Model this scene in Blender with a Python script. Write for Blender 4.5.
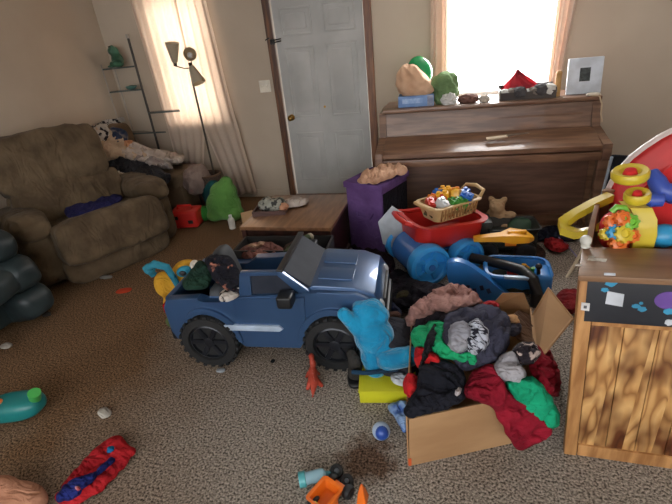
import bpy, bmesh, math, random
from mathutils import Vector, Matrix, Euler, noise
from mathutils.geometry import delaunay_2d_cdt
R = math.radians
rnd = random.Random(7)
scn = bpy.context.scene
col = scn.collection
for o in list(bpy.data.objects): bpy.data.objects.remove(o)

# ------------------------------------------------------------------ camera
FPX, PITCH, ROLL, CAMH, YAW = 430.0, R(26), R(6.2), 1.6, R(17)
def _rz(v, a): return Vector((v.x*math.cos(a)-v.y*math.sin(a), v.x*math.sin(a)+v.y*math.cos(a), v.z))
CF = _rz(Vector((0, math.cos(PITCH), -math.sin(PITCH))), YAW)
CU = _rz(Vector((0, math.sin(PITCH), math.cos(PITCH))), YAW)
CR = _rz(Vector((1, 0, 0)), YAW)
CO = Vector((0, 0, CAMH))
ir = CR*math.cos(ROLL) - CU*math.sin(ROLL)
iu = CR*math.sin(ROLL) + CU*math.cos(ROLL)
cam = bpy.data.cameras.new('camera')
cam.sensor_width = 36; cam.lens = FPX/672*36; cam.clip_start = .02
camo = bpy.data.objects.new('camera', cam); col.objects.link(camo)
m3 = Matrix((ir, iu, -CF)).transposed()
camo.matrix_world = Matrix.Translation(CO) @ m3.to_4x4()
scn.camera = camo
def ray(px, py): return CF*FPX + ir*(px-336) - iu*(py-252)
def atz(px, py, z):
    d = ray(px, py); return CO + d*((z-CAMH)/d.z)
def aty(px, py, y):
    d = ray(px, py); return CO + d*(y/d.y)
def atx(px, py, x):
    d = ray(px, py); return CO + d*(x/d.x)

# ------------------------------------------------------------------ materials
def lin(c):
    return tuple(((v/255)/12.92 if v/255 <= .04045 else ((v/255+.055)/1.055)**2.4) for v in c) + (1,)
MATS = {}
def mat(name, c, c2=None, rough=.7, scale=6, bump=0, bscale=40, metal=0, pat='noise', coat=0, spec=.5, sheen=0, lo=.4, hi=.62, stretch=None, detail=4, trans=0, alpha=1, fold=0, fscale=9):
    if name in MATS: return MATS[name]
    m = bpy.data.materials.new(name); MATS[name] = m; m.use_nodes = True
    nt = m.node_tree; N = nt.nodes; L = nt.links
    b = N['Principled BSDF']
    b.inputs['Roughness'].default_value = rough
    b.inputs['Metallic'].default_value = metal
    b.inputs['Coat Weight'].default_value = coat
    b.inputs['Specular IOR Level'].default_value = spec
    b.inputs['Sheen Weight'].default_value = sheen
    b.inputs['Transmission Weight'].default_value = trans
    b.inputs['Alpha'].default_value = alpha
    tc = N.new('ShaderNodeTexCoord'); mp = N.new('ShaderNodeMapping')
    L.new(tc.outputs['Object'], mp.inputs[0])
    if stretch: mp.inputs['Scale'].default_value = stretch
    c2 = c2 or tuple(v*.86 for v in c)
    if pat == 'noise':
        t = N.new('ShaderNodeTexNoise'); t.inputs['Scale'].default_value = scale; t.inputs['Detail'].default_value = detail; f = t.outputs[0]
    elif pat == 'stripe':
        t = N.new('ShaderNodeTexWave'); t.inputs['Scale'].default_value = scale; t.inputs['Distortion'].default_value = .6; f = t.outputs['Fac'] if 'Fac' in t.outputs else t.outputs[1]
    elif pat == 'spots':
        t = N.new('ShaderNodeTexVoronoi'); t.inputs['Scale'].default_value = scale; f = t.outputs['Distance']
    elif pat == 'check':
        t = N.new('ShaderNodeTexChecker'); t.inputs['Scale'].default_value = scale; f = t.outputs[1]
    L.new(mp.outputs[0], t.inputs['Vector'])
    r = N.new('ShaderNodeValToRGB'); r.color_ramp.elements[0].position = lo; r.color_ramp.elements[1].position = hi
    r.color_ramp.elements[0].color = lin(c2); r.color_ramp.elements[1].color = lin(c)
    L.new(f, r.inputs[0]); L.new(r.outputs[0], b.inputs['Base Color'])
    if bump:
        t2 = N.new('ShaderNodeTexNoise'); t2.inputs['Scale'].default_value = bscale; t2.inputs['Detail'].default_value = 5
        L.new(mp.outputs[0], t2.inputs['Vector'])
        bp = N.new('ShaderNodeBump'); bp.inputs['Strength'].default_value = bump; bp.inputs['Distance'].default_value = .01
        L.new(t2.outputs[0], bp.inputs['Height']); L.new(bp.outputs[0], b.inputs['Normal'])
        if fold:
            mq = N.new('ShaderNodeMapping'); mq.inputs['Scale'].default_value = (1, 2.1, 1.2); mq.inputs['Rotation'].default_value = (.3, .2, len(MATS)*.7); L.new(tc.outputs['Object'], mq.inputs[0])
            t3 = N.new('ShaderNodeTexNoise'); t3.inputs['Scale'].default_value = fscale; t3.inputs['Detail'].default_value = 2; t3.inputs['Distortion'].default_value = .8; L.new(mq.outputs[0], t3.inputs['Vector'])
            rr = N.new('ShaderNodeValToRGB'); rr.color_ramp.interpolation = 'B_SPLINE'
            for k_, (pp_, cc_) in enumerate(((.3, 0), (.5, 1), (.7, 0))):
                el = rr.color_ramp.elements[k_] if k_ < 2 else rr.color_ramp.elements.new(pp_)
                el.position = pp_; el.color = (cc_, cc_, cc_, 1)
            L.new(t3.outputs[0], rr.inputs[0])
            b3 = N.new('ShaderNodeBump'); b3.inputs['Strength'].default_value = fold; b3.inputs['Distance'].default_value = .03
            L.new(rr.outputs[0], b3.inputs['Height']); L.new(bp.outputs[0], b3.inputs['Normal']); L.new(b3.outputs[0], b.inputs['Normal'])
    return m
def plastic(name, c, rough=.35, coat=.15): return mat(name, c, tuple(v*.92 for v in c), rough=rough, scale=3, coat=coat)
def fabric(name, c, c2=None, **k):
    k.setdefault('rough', .95); k.setdefault('bump', .25); k.setdefault('bscale', 120); k.setdefault('spec', .15); k.setdefault('fold', .55)
    return mat(name, c, c2, **k)

# ------------------------------------------------------------------ objects
def prop(o, label=None, cat=None, group=None, kind=None):
    if label: o['label'] = label
    if cat: o['category'] = cat
    if group: o['group'] = group
    if kind: o['kind'] = kind
    return o
def thing(name, label, cat, loc=(0, 0, 0), rz=0, rot=None, group=None):
    o = bpy.data.objects.new(name, None); col.objects.link(o)
    o.empty_display_size = .05
    o.location = loc; o.rotation_euler = rot if rot else (0, 0, rz)
    o.matrix_basis = Matrix.LocRotScale(Vector(loc), Euler(o.rotation_euler), None)
    return prop(o, label, cat, group)
def frame(loc, rz=0, rot=None):
    return Matrix.LocRotScale(Vector(loc), Euler(rot if rot else (0, 0, rz)), None)
class MB:
    def __init__(s): s.b = bmesh.new()
    def _add(s, verts, M):
        if M is not None: bmesh.ops.transform(s.b, matrix=M, verts=verts)
    def box(s, c, size, rot=None, bev=0, seg=2):
        M = Matrix.LocRotScale(Vector(c), Euler(rot) if rot else None, Vector(size))
        r = bmesh.ops.create_cube(s.b, size=1); vs = r['verts']; s._add(vs, M)
        if bev:
            es = list({e for v in vs for e in v.link_edges})
            bmesh.ops.bevel(s.b, geom=es, offset=bev, segments=seg, profile=.6, affect='EDGES')
        return s
    def cyl(s, p0, p1, r0, r1=None, n=20, caps=True):
        p0, p1 = Vector(p0), Vector(p1); d = p1-p0
        q = d.to_track_quat('Z', 'Y')
        r = bmesh.ops.create_cone(s.b, cap_ends=caps, segments=n, radius1=r0, radius2=r0 if r1 is None else r1, depth=d.length)
        s._add(r['verts'], Matrix.LocRotScale((p0+p1)/2, q, None)); return s
    def sph(s, c, rad, rot=None, n=16):
        if not hasattr(rad, '__len__'): rad = (rad,)*3
        r = bmesh.ops.create_uvsphere(s.b, u_segments=n*2, v_segments=n, radius=1)
        s._add(r['verts'], Matrix.LocRotScale(Vector(c), Euler(rot) if rot else None, Vector(rad))); return s
    def tube(s, pts, r, n=10, closed=False):
        pts = [Vector(p) for p in pts]; rings = []
        N = len(pts)
        up = Vector((.13, .31, .94))
        for i, p in enumerate(pts):
            a = pts[i-1] if (i or closed) else p; c = pts[(i+1) % N] if (i < N-1 or closed) else p
            t = (c-a).normalized(); x = t.cross(up)
            if x.length < 1e-3: x = t.cross(Vector((1, 0, 0)))
            x.normalize(); y = t.cross(x)
            rr = r[i] if hasattr(r, '__len__') else r
            rings.append([s.b.verts.new(p + (x*math.cos(k*2*math.pi/n)+y*math.sin(k*2*math.pi/n))*rr) for k in range(n)])
        for i in range(N if closed else N-1):
            A, B = rings[i], rings[(i+1) % N]
            for k in range(n): s.b.faces.new((A[k], A[(k+1) % n], B[(k+1) % n], B[k]))
        if not closed: s.b.faces.new(rings[0][::-1]); s.b.faces.new(rings[-1])
        return s
    def loft(s, rings, caps=True):
        V = [[s.b.verts.new(Vector(p)) for p in r] for r in rings]; n = len(V[0])
        for A, B in zip(V, V[1:]):
            for k in range(n): s.b.faces.new((A[k], A[(k+1) % n], B[(k+1) % n], B[k]))
        if caps: s.b.faces.new(V[0][::-1]); s.b.faces.new(V[-1])
        return s
    def prism(s, poly, a, b, axis='y', bev=0, M=None):
        """poly of 2-tuples extruded along axis from a to b"""
        f = {'y': lambda p, t: (p[0], t, p[1]), 'x': lambda p, t: (t, p[0], p[1]), 'z': lambda p, t: (p[0], p[1], t)}[axis]
        A = [s.b.verts.new(f(p, a)) for p in poly]; B = [s.b.verts.new(f(p, b)) for p in poly]
        n = len(poly); fs = []
        fs.append(s.b.faces.new(A)); fs.append(s.b.faces.new(B[::-1]))
        for k in range(n): fs.append(s.b.faces.new((A[k], B[k], B[(k+1) % n], A[(k+1) % n])))
        if M: s._add(A+B, M)
        if bev:
            es = [e for e in set(fs[0].edges) | set(fs[1].edges)]
            bmesh.ops.bevel(s.b, geom=es, offset=bev, segments=2, profile=.6, affect='EDGES')
        return s
    def lathe(s, prof, n=28, M=None):
        rings = [[Vector((r*math.cos(2*math.pi*k/n), r*math.sin(2*math.pi*k/n), z)) for k in range(n)] for r, z in prof]
        if M: rings = [[M @ p for p in r] for r in rings]
        return s.loft(rings)
    def soft(s, c, size, rot=None, k=4.5, n=14, amp=.0, freq=5., seed=0., stretch=(1, 1, 1), pinch=0):
        """rounded cushion (superellipsoid) with wrinkles"""
        old = set(s.b.verts)
        r = bmesh.ops.create_cube(s.b, size=2)
        bmesh.ops.subdivide_edges(s.b, edges=list({e for v in r['verts'] for e in v.link_edges}), cuts=n, use_grid_fill=True)
        vs = [v for v in s.b.verts if v not in old]
        M = Matrix.LocRotScale(Vector(c), Euler(rot) if rot else None, None)
        S = Vector(size)/2
        for v in vs:
            p = v.co.copy(); d = (abs(p.x)**k+abs(p.y)**k+abs(p.z)**k)**(1/k); p = p/d
            q = Vector((p.x*S.x, p.y*S.y, p.z*S.z))
            if amp:
                w = Vector((q.x*stretch[0], q.y*stretch[1], q.z*stretch[2]))*freq + Vector((seed, seed*1.7, -seed))
                a = noise.noise(w); a2 = noise.noise(w*2.3+Vector((9, 1, 4)))
                q += p.normalized()*amp*((1-abs(a)*2)*.6 + a2*.5)
            v.co = M @ q
        return s
    def build(s, name, m, parent=None, smooth=True, world=False, sub=0, bev=0):
        bmesh.ops.remove_doubles(s.b, verts=s.b.verts, dist=1e-6)
        bmesh.ops.recalc_face_normals(s.b, faces=s.b.faces)
        if world and parent:
            P = parent.matrix_basis.copy(); q = parent.parent
            while q: P = q.matrix_basis @ P; q = q.parent
            bmesh.ops.transform(s.b, matrix=P.inverted(), verts=s.b.verts)
        me = bpy.data.meshes.new(name); s.b.to_mesh(me); s.b.free()
        o = bpy.data.objects.new(name, me); col.objects.link(o)
        if m: me.materials.append(m)
        if smooth:
            me.polygons.foreach_set('use_smooth', [True]*len(me.polygons))
            try: me.set_sharp_from_angle(angle=R(38))
            except Exception: pass
        if parent: o.parent = parent
        if bev:
            md = o.modifiers.new('b', 'BEVEL'); md.width = bev; md.segments = 2
        if sub:
            md = o.modifiers.new('s', 'SUBSURF'); md.levels = md.render_levels = sub
        return o
def blob(name, parts, m, parent=None, voxel=.012, smooth=6, world=False):
    mb = MB()
    for p in parts:
        c, r = p[0], p[1]; mb.sph(c, r, p[2] if len(p) > 2 else None, n=10)
    o = mb.build(name, m, parent, world=world)
    md = o.modifiers.new('r', 'REMESH'); md.mode = 'VOXEL'; md.voxel_size = voxel; md.use_smooth_shade = True
    md = o.modifiers.new('sm', 'SMOOTH'); md.iterations = smooth; md.factor = .5
    return o
def chain(p0, p1, r0, r1, k=5):
    p0, p1 = Vector(p0), Vector(p1)
    return [(p0.lerp(p1, i/(k-1)), r0+(r1-r0)*i/(k-1)) for i in range(k)]
def struct(name, mb, m, smooth=False, parent=None):
    o = mb.build(name, m, parent, smooth=smooth)
    if not parent: o['kind'] = 'structure'
    return o

# ------------------------------------------------------------------ cloth
def inside(p, poly):
    x, y = p; r = False; n = len(poly); j = n-1
    for i in range(n):
        xi, yi = poly[i]; xj, yj = poly[j]
        if (yi > y) != (yj > y) and x < (xj-xi)*(y-yi)/(yj-yi)+xi: r = not r
        j = i
    return r
def edist(p, poly):
    best = 1e9; n = len(poly); P = Vector(p)
    for i in range(n):
        a = Vector(poly[i]); b = Vector(poly[(i+1) % n]); d = b-a; L2 = d.length_squared
        t = max(0, min(1, (P-a).dot(d)/L2)) if L2 else 0
        best = min(best, (P-a-d*t).length)
    return best
def chaikin(poly, it=2):
    for _ in range(it):
        q = []
        for i in range(len(poly)):
            a = poly[i]; b = poly[(i+1) % len(poly)]
            q += [(a[0]*.75+b[0]*.25, a[1]*.75+b[1]*.25), (a[0]*.25+b[0]*.75, a[1]*.25+b[1]*.75)]
        poly = q
    return poly
def march(px, py, surf):
    d = ray(px, py).normalized(); t = .6; prev = t
    while t < 7:
        p = CO+d*t
        if p.z <= surf(p.x, p.y): break
        prev = t; t += .02
    a, b = prev, t
    for _ in range(14):
        c = (a+b)/2; p = CO+d*c
        if p.z <= surf(p.x, p.y): b = c
        else: a = c
    return CO+d*b
def ridge(p, f, seed, st):
    ca, sa = math.cos(seed*5), math.sin(seed*5)
    p = Vector(((p.x*ca+p.y*sa)*1.6, (-p.x*sa+p.y*ca)*.75, p.z))
    w = Vector((p.x*st[0], p.y*st[1], p.z*st[2]))*f + Vector((seed*3.1, seed*7.7, seed))
    w = w + noise.noise_vector(w*.6)*.7
    a = 1-abs(noise.noise(w))*3.0
    b = 1-abs(noise.noise(w*2.1+Vector((5, 3, 1))))*2.6
    c = noise.noise(w*.5+Vector((1, 8, 2)))
    return max(a, -.7)*.55 + max(b, -.6)*.3 + c*.5
def cloth(name, poly, surf, m, label=None, cat='clothes', off=.01, amp=.018, freq=9, st=(1, 1, 1), seed=None, step=3., thick=.005, rim=3., parent=None, group=None, it=1, rag=1.3):
    seed = rnd.random()*20 if seed is None else seed
    freq *= 1.8
    poly = chaikin(poly, it)
    # densify and roughen the hem
    q = []
    for i in range(len(poly)):
        a = Vector(poly[i]); b = Vector(poly[(i+1) % len(poly)]); k = max(1, int((b-a).length/3))
        for j in range(k): q.append(a.lerp(b, j/k))
    poly = [tuple(p + Vector((noise.noise(Vector((p.x*.17, p.y*.17, seed))), noise.noise(Vector((p.x*.17, p.y*.17, seed+40)))))*rag*2) for p in q]
    n = len(poly)
    pts = [Vector(p) for p in poly]
    xs = [p[0] for p in poly]; ys = [p[1] for p in poly]
    y = min(ys)
    while y < max(ys):
        x = min(xs)
        while x < max(xs):
            q = (x+rnd.uniform(-.3, .3)*step, y+rnd.uniform(-.3, .3)*step)
            if inside(q, poly) and edist(q, poly) > step*.5: pts.append(Vector(q))
            x += step
        y += step*.87
    ed = [(i, (i+1) % n) for i in range(n)]
    V, E_, F, *_ = delaunay_2d_cdt(pts, ed, [], 1, 1e-4)
    mb = MB(); out = []
    for v in V:
        w = min(1, edist(v, poly)/rim); w = w*w*(3-2*w)
        lift = off*(.25+.75*w)
        p = march(v.x, v.y, lambda X, Y: surf(X, Y)+lift)
        e = .01
        nx = (surf(p.x-e, p.y)-surf(p.x+e, p.y))/(2*e); ny = (surf(p.x, p.y-e)-surf(p.x, p.y+e))/(2*e)
        nx = max(-1.5, min(1.5, nx)); ny = max(-1.5, min(1.5, ny))
        nn = Vector((nx, ny, 1)).normalized()
        h = amp*(ridge(p, freq, seed, st)*.75+.1)*(.35+.65*w)
        h = max(h, -.6*lift)+.002
        p = p+nn*h
        p.x = max(p.x, -3.8); p.y = min(p.y, 4.48)
        out.append(mb.b.verts.new(p))
    for f in F:
        try: mb.b.faces.new([out[i] for i in f])
        except Exception: pass
    lv = [v for v in mb.b.verts if not v.link_faces]
    bmesh.ops.delete(mb.b, geom=lv, context='VERTS')
    c = sum((v.co for v in mb.b.verts), Vector())/len(mb.b.verts)
    if parent is None:
        for v in mb.b.verts: v.co -= c
    o = mb.build(name, m, parent, world=bool(parent))
    if parent is None: o.location = c
    me = o.data
    if sum(p.normal.z for p in me.polygons) < 0: me.flip_normals()
    me.polygons.foreach_set('use_smooth', [True]*len(me.polygons))
    md = o.modifiers.new('t', 'SOLIDIFY'); md.thickness = thick; md.offset = 1
    md = o.modifiers.new('s', 'SUBSURF'); md.levels = md.render_levels = 1
    if label: prop(o, label, cat, group)
    return o
def ss(a, b, x):
    t = max(0, min(1, (x-a)/(b-a))); return t*t*(3-2*t)
# ================================================================== SETTING
YB, XL, XR, HC = 4.58, -3.85, 2.7, 2.44
def carpet():
    m = bpy.data.materials.new('carpet'); m.use_nodes = True; nt = m.node_tree; N = nt.nodes; L = nt.links
    b = N['Principled BSDF']; b.inputs['Roughness'].default_value = 1; b.inputs['Specular IOR Level'].default_value = .05
    tc = N.new('ShaderNodeTexCoord')
    def tex(s, d, st=(1, 1, 1)):
        mp = N.new('ShaderNodeMapping'); mp.inputs['Scale'].default_value = st; L.new(tc.outputs['Object'], mp.inputs[0])
        t = N.new('ShaderNodeTexNoise'); t.inputs['Scale'].default_value = s; t.inputs['Detail'].default_value = d; t.inputs['Roughness'].default_value = .62; L.new(mp.outputs[0], t.inputs['Vector']); return t.outputs[0]
    def ramp(f, a, ca, bb, cb):
        r = N.new('ShaderNodeValToRGB'); r.color_ramp.elements[0].position = a; r.color_ramp.elements[1].position = bb
        r.color_ramp.elements[0].color = ca; r.color_ramp.elements[1].color = cb; L.new(f, r.inputs[0]); return r.outputs[0]
    tuft = tex(105, 4)
    pile = ramp(tuft, .36, lin((64, 58, 52)), .63, lin((200, 191, 180)))
    # trodden brown dirt of the lived-in half, by the sofas
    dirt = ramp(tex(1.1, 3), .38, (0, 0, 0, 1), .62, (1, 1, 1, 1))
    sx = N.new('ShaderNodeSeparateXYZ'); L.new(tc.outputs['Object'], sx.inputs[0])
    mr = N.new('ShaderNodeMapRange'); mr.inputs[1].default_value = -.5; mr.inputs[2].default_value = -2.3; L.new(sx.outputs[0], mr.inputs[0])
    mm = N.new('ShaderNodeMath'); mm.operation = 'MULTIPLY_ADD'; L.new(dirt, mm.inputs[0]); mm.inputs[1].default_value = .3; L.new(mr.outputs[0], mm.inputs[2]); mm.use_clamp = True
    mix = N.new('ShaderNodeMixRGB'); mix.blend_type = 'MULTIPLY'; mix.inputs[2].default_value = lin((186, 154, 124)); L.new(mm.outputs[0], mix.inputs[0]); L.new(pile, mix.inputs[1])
    # the wet brown stain in front of the clothes box
    P = atz(368, 458, 0)
    vm = N.new('ShaderNodeVectorMath'); vm.operation = 'DISTANCE'; vm.inputs[1].default_value = (P.x, P.y, 0); L.new(tc.outputs['Object'], vm.inputs[0])
    ad = N.new('ShaderNodeMath'); ad.operation = 'MULTIPLY_ADD'; L.new(tex(9, 3), ad.inputs[0]); ad.inputs[1].default_value = .22; L.new(vm.outputs['Value'], ad.inputs[2])
    st = ramp(ad.outputs[0], .19, (.85, .85, .85, 1), .245, (0, 0, 0, 1))
    mix2 = N.new('ShaderNodeMixRGB'); mix2.blend_type = 'MULTIPLY'; mix2.inputs[2].default_value = lin((150, 115, 90)); L.new(st, mix2.inputs[0]); L.new(mix.outputs[0], mix2.inputs[1])
    L.new(mix2.outputs[0], b.inputs['Base Color'])
    bp = N.new('ShaderNodeBump'); bp.inputs['Strength'].default_value = .9; bp.inputs['Distance'].default_value = .012
    L.new(tuft, bp.inputs['Height']); L.new(bp.outputs[0], b.inputs['Normal'])
    return m
M_wall = mat('wall paint', (188, 174, 157), (180, 165, 148), rough=.85, scale=1.2, bump=.06, bscale=60, spec=.2)
M_ceil = mat('ceiling paint', (225, 222, 215), rough=.9, scale=4, bump=.2, bscale=50)
M_door = mat('door paint', (180, 179, 176), (166, 165, 162), rough=.5, scale=2.5)
M_trim = mat('stained trim', (112, 72, 44), (72, 44, 28), rough=.45, scale=4, stretch=(8, 8, .8))
M_white = mat('white vinyl', (225, 225, 225), rough=.5)
M_brass = mat('brass', (190, 150, 80), rough=.3, metal=1)
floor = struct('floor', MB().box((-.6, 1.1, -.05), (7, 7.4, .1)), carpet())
floor.location = (0, 0, 0)
struct('ceiling', MB().box((-.6, 1.1, HC+.05), (7, 7.4, .1)), M_ceil)
struct('wall_left', MB().box((XL-.06, 1.1, HC/2), (.12, 7.2, HC)), M_wall)
struct('wall_right', MB().box((XR+.06, 1.1, HC/2), (.12, 7.2, HC)), M_wall)
W1 = (-3.2, -2.52, .93, 2.2); W2 = (-.14, .87, .98, 2.2); DO = (-1.81, -.87, 0, 2.05)
mb = MB()
def wseg(x0, x1, z0, z1): mb.box(((x0+x1)/2, YB+.06, (z0+z1)/2), (x1-x0, .12, z1-z0))
xs = [XL, W1[0], W1[1], DO[0], DO[1], W2[0], W2[1], XR]
for a, b in ((0, 1), (2, 3), (4, 5), (6, 7)): wseg(xs[a], xs[b], 0, HC)
for w in (W1, W2):
    wseg(w[0], w[1], 0, w[2]); wseg(w[0], w[1], w[3], HC)
wseg(DO[0], DO[1], DO[3], HC)
struct('wall_back', mb, M_wall)
# the unseen wall behind the camera, its wide opening added for fill light
mb = MB(); YF = -2.3; FO = (-3.5, 2.3, .7, 2.3)
def fseg(x0, x1, z0, z1): mb.box(((x0+x1)/2, YF-.06, (z0+z1)/2), (x1-x0, .12, z1-z0))
fseg(XL, FO[0], 0, HC); fseg(FO[1], XR, 0, HC); fseg(FO[0], FO[1], 0, FO[2]); fseg(FO[0], FO[1], FO[3], HC)
struct('wall_front', mb, M_wall)
def glass_mat():
    m = bpy.data.materials.new('window glass'); m.use_nodes = True; nt = m.node_tree; N = nt.nodes; L = nt.links
    N.remove(N['Principled BSDF']); t = N.new('ShaderNodeBsdfTransparent'); g = N.new('ShaderNodeBsdfGlossy'); g.inputs['Roughness'].default_value = .02
    mx = N.new('ShaderNodeMixShader'); mx.inputs[0].default_value = .06
    L.new(t.outputs[0], mx.inputs[1]); L.new(g.outputs[0], mx.inputs[2]); L.new(mx.outputs[0], N['Material Output'].inputs[0]); return m
M_glass = glass_mat()
for i, w in enumerate((W1, W2)):
    f = MB(); t = .045
    x0, x1, z0, z1 = w; cx, cz = (x0+x1)/2, (z0+z1)/2
    for zz in ((z0+t/2, z1-t/2, (z0+z1)/2) if i == 0 else (z0+t/2, z1-t/2)): f.box((cx, YB+.075, zz), (x1-x0, .04, t if zz != cz else .03))
    for xx in (x0+t/2, x1-t/2): f.box((xx, YB+.075, cz), (t, .04, z1-z0))
    wo = struct('window_%d' % (i+1), f, M_white)
    p = MB().box((cx, YB+.075, cz), (x1-x0-.05, .006, z1-z0-.05)).build('window_pane', M_glass, wo)
    s = MB().box((cx, YB-.012, z0-.02), (x1-x0+.1, .06, .035), bev=.006).build('window_sill', M_white, wo)
    L_ = bpy.data.lights.new('daylight_%d' % (i+1), 'AREA'); L_.shape = 'RECTANGLE'; L_.size = x1-x0+.5; L_.size_y = z1-z0+.5
    L_.energy = (36, 140)[i]; L_.color = (1, .98, .96)
    lo = bpy.data.objects.new('daylight_%d' % (i+1), L_); col.objects.link(lo); lo.location = (cx, YB+.5, cz+.1); lo.rotation_euler = (R(-90), 0, 0)
# door
d = MB().box(((DO[0]+DO[1])/2, YB+.03, 1.02), (DO[1]-DO[0]-.03, .045, 2.03))
dr = struct('door_1', d, M_door)
pn = MB()
for cx in (-1.56, -1.12):
    for z0, z1 in ((.2, .72), (.9, 1.58), (1.7, 1.93)):
        w = .3
        for zz in (z0, z1): pn.box((cx, YB+.006, zz), (w, .014, .022), bev=.005)
        for xx in (cx-w/2, cx+w/2): pn.box((xx, YB+.006, (z0+z1)/2), (.022, .014, z1-z0+.022), bev=.005)
        pn.box((cx, YB+.006, (z0+z1)/2), (w-.09, .012, z1-z0-.09), bev=.005)
pn.build('door_panels', M_door, dr)
kn = MB(); kn.cyl((-1.735, YB+.01, .9), (-1.735, YB-.004, .9), .034); kn.cyl((-1.735, YB, .9), (-1.735, YB-.05, .9), .012); kn.sph((-1.735, YB-.06, .9), (.028, .022, .028))
kn.build('door_knob', M_brass, dr)
hg = MB().cyl((-1.35, YB+.006, .99), (-1.35, YB-.004, .99), .012).build('peephole', M_brass, dr)
struct('trim_1', MB().box((-1.845, YB-.012, 1.03), (.075, .03, 2.06), bev=.006), M_trim)
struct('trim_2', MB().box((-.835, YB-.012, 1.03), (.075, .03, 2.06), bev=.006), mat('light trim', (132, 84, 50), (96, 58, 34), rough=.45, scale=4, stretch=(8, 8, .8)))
struct('trim_3', MB().box((-1.34, YB-.012, 2.1), (1.09, .03, .075), bev=.006), M_trim)
struct('baseboard_back', MB().box((-2.85, YB-.008, .045), (1.93, .016, .09), bev=.004), M_wall)
struct('baseboard_right', MB().box((.95, YB-.008, .045), (3.48, .016, .09), bev=.004), M_wall)
struct('threshold_trim_1', MB().box((-1.34, YB-.01, .012), (.94, .06, .024), bev=.006), M_trim)
sw = thing('light_switch', 'pale double light switch plate on the wall left of the door', 'light switch', (-1.99, YB, 1.24))
MB().box((0, -.005, 0), (.125, .01, .12), bev=.004).build('cover_plate', mat('ivory plate', (238, 230, 214)), sw)
for x in (-.025, .025): MB().box((x, -.014, .002), (.011, .014, .024), rot=(R(20), 0, 0), bev=.002).build('toggle', MATS['ivory plate'], sw)
lt = thing('door_latch', 'small dark metal swing latch on the left door frame', 'latch', (-1.82, YB-.03, 1.655))
MB().box((0, -.004, 0), (.05, .008, .05), bev=.002).cyl((0, -.012, .012), (.1, -.02, .02), .006).cyl((0, -.012, -.01), (.1, -.02, .0), .006).build('swing_bar', mat('dark steel', (60, 58, 56), metal=.8, rough=.4), lt)
MB().box((-.05, -.006, .03), (.05, .006, .012), rot=(0, R(-20), 0)).build('mount', MATS['dark steel'], lt)

# ------------------------------------------------------------------ curtains
def sheer(name, c, tr, ta):
    m = bpy.data.materials.new(name); m.use_nodes = True; nt = m.node_tree; N = nt.nodes; L = nt.links
    N.remove(N['Principled BSDF']); a = N.new('ShaderNodeBsdfDiffuse'); b = N.new('ShaderNodeBsdfTranslucent'); t = N.new('ShaderNodeBsdfTransparent')
    tc = N.new('ShaderNodeTexCoord'); n = N.new('ShaderNodeTexNoise'); n.inputs['Scale'].default_value = 60; r = N.new('ShaderNodeValToRGB')
    r.color_ramp.elements[0].color = lin(tuple(v*.93 for v in c)); r.color_ramp.elements[1].color = lin(c); L.new(tc.outputs['Object'], n.inputs['Vector']); L.new(n.outputs[0], r.inputs[0])
    for q in (a, b): L.new(r.outputs[0], q.inputs[0])
    m1 = N.new('ShaderNodeMixShader'); m1.inputs[0].default_value = tr; m2 = N.new('ShaderNodeMixShader'); m2.inputs[0].default_value = ta
    L.new(a.outputs[0], m1.inputs[1]); L.new(b.outputs[0], m1.inputs[2]); L.new(m1.outputs[0], m2.inputs[1]); L.new(t.outputs[0], m2.inputs[2]); L.new(m2.outputs[0], N['Material Output'].inputs[0]); return m
def curtain(name, lf, rf, z0, z1, m, label, y=YB-.07, amp=.022, folds=7, group=None, nz=50, nx=90):
    mb = MB(); V = []
    for j in range(nz+1):
        z = z0+(z1-z0)*j/nz; a, b = lf(z), rf(z); row = []
        for i in range(nx+1):
            t = i/nx
            ph = t*folds*2*math.pi + .8*noise.noise(Vector((t*4, z*.8, 3)))
            w = amp*(math.sin(ph)+.4*noise.noise(Vector((t*9, z*1.3, 7))))*(1+.4*(1-z/z1))
            row.append(mb.b.verts.new((a+(b-a)*t+.25*w, y+w, z+.012*math.sin(ph*.5)*(j == 0))))
        V.append(row)
    for j in range(nz):
        for i in range(nx): mb.b.faces.new((V[j][i], V[j][i+1], V[j+1][i+1], V[j+1][i]))
    o = mb.build(name, m); md = o.modifiers.new('t', 'SOLIDIFY'); md.thickness = .002
    return prop(o, label, 'curtain', group)
def lerps(pts):
    def f(z):
        for (a, va), (b, vb) in zip(pts, pts[1:]):
            if z <= b: t = max(0, (z-a)/(b-a)); return va+(vb-va)*t
        return pts[-1][1]
    return f
M_sheer = sheer('cream sheer', (232, 216, 200), .54, .02)
M_beige = sheer('beige curtain cloth', (226, 206, 190), .3, .0)
curtain('curtain', lerps([(.05, -3.3), (.9, -3.27), (2.3, -3.33)]), lerps([(.05, -2.86), (.45, -2.9), (.8, -2.8), (2.3, -2.78)]), .2, 2.3, M_sheer, 'left half of the long cream sheer curtains, behind the corner shelves', folds=5, amp=.009, group=None)
curtain('curtain', lerps([(.05, -2.63), (.5, -2.72), (.85, -2.8), (2.3, -2.8)]), lerps([(.05, -2.28), (.5, -2.33), (1.2, -2.4), (2.3, -2.46)]), .06, 2.3, M_sheer, 'right half of the long cream sheer curtains, behind the floor lamp', folds=4, amp=.009)
curtain('curtain', lerps([(.9, -.25), (2.3, -.25)]), lerps([(.9, -.09), (2.3, -.1)]), .95, 2.3, M_beige, 'narrow beige curtain on the left side of the piano window', folds=2, amp=.02)
curtain('curtain', lerps([(.9, .79), (2.3, .8)]), lerps([(.9, .88), (1.2, .9), (2.3, .99)]), .95, 2.3, M_beige, 'narrow beige curtain on the right side of the piano window', folds=2, amp=.02)

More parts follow.
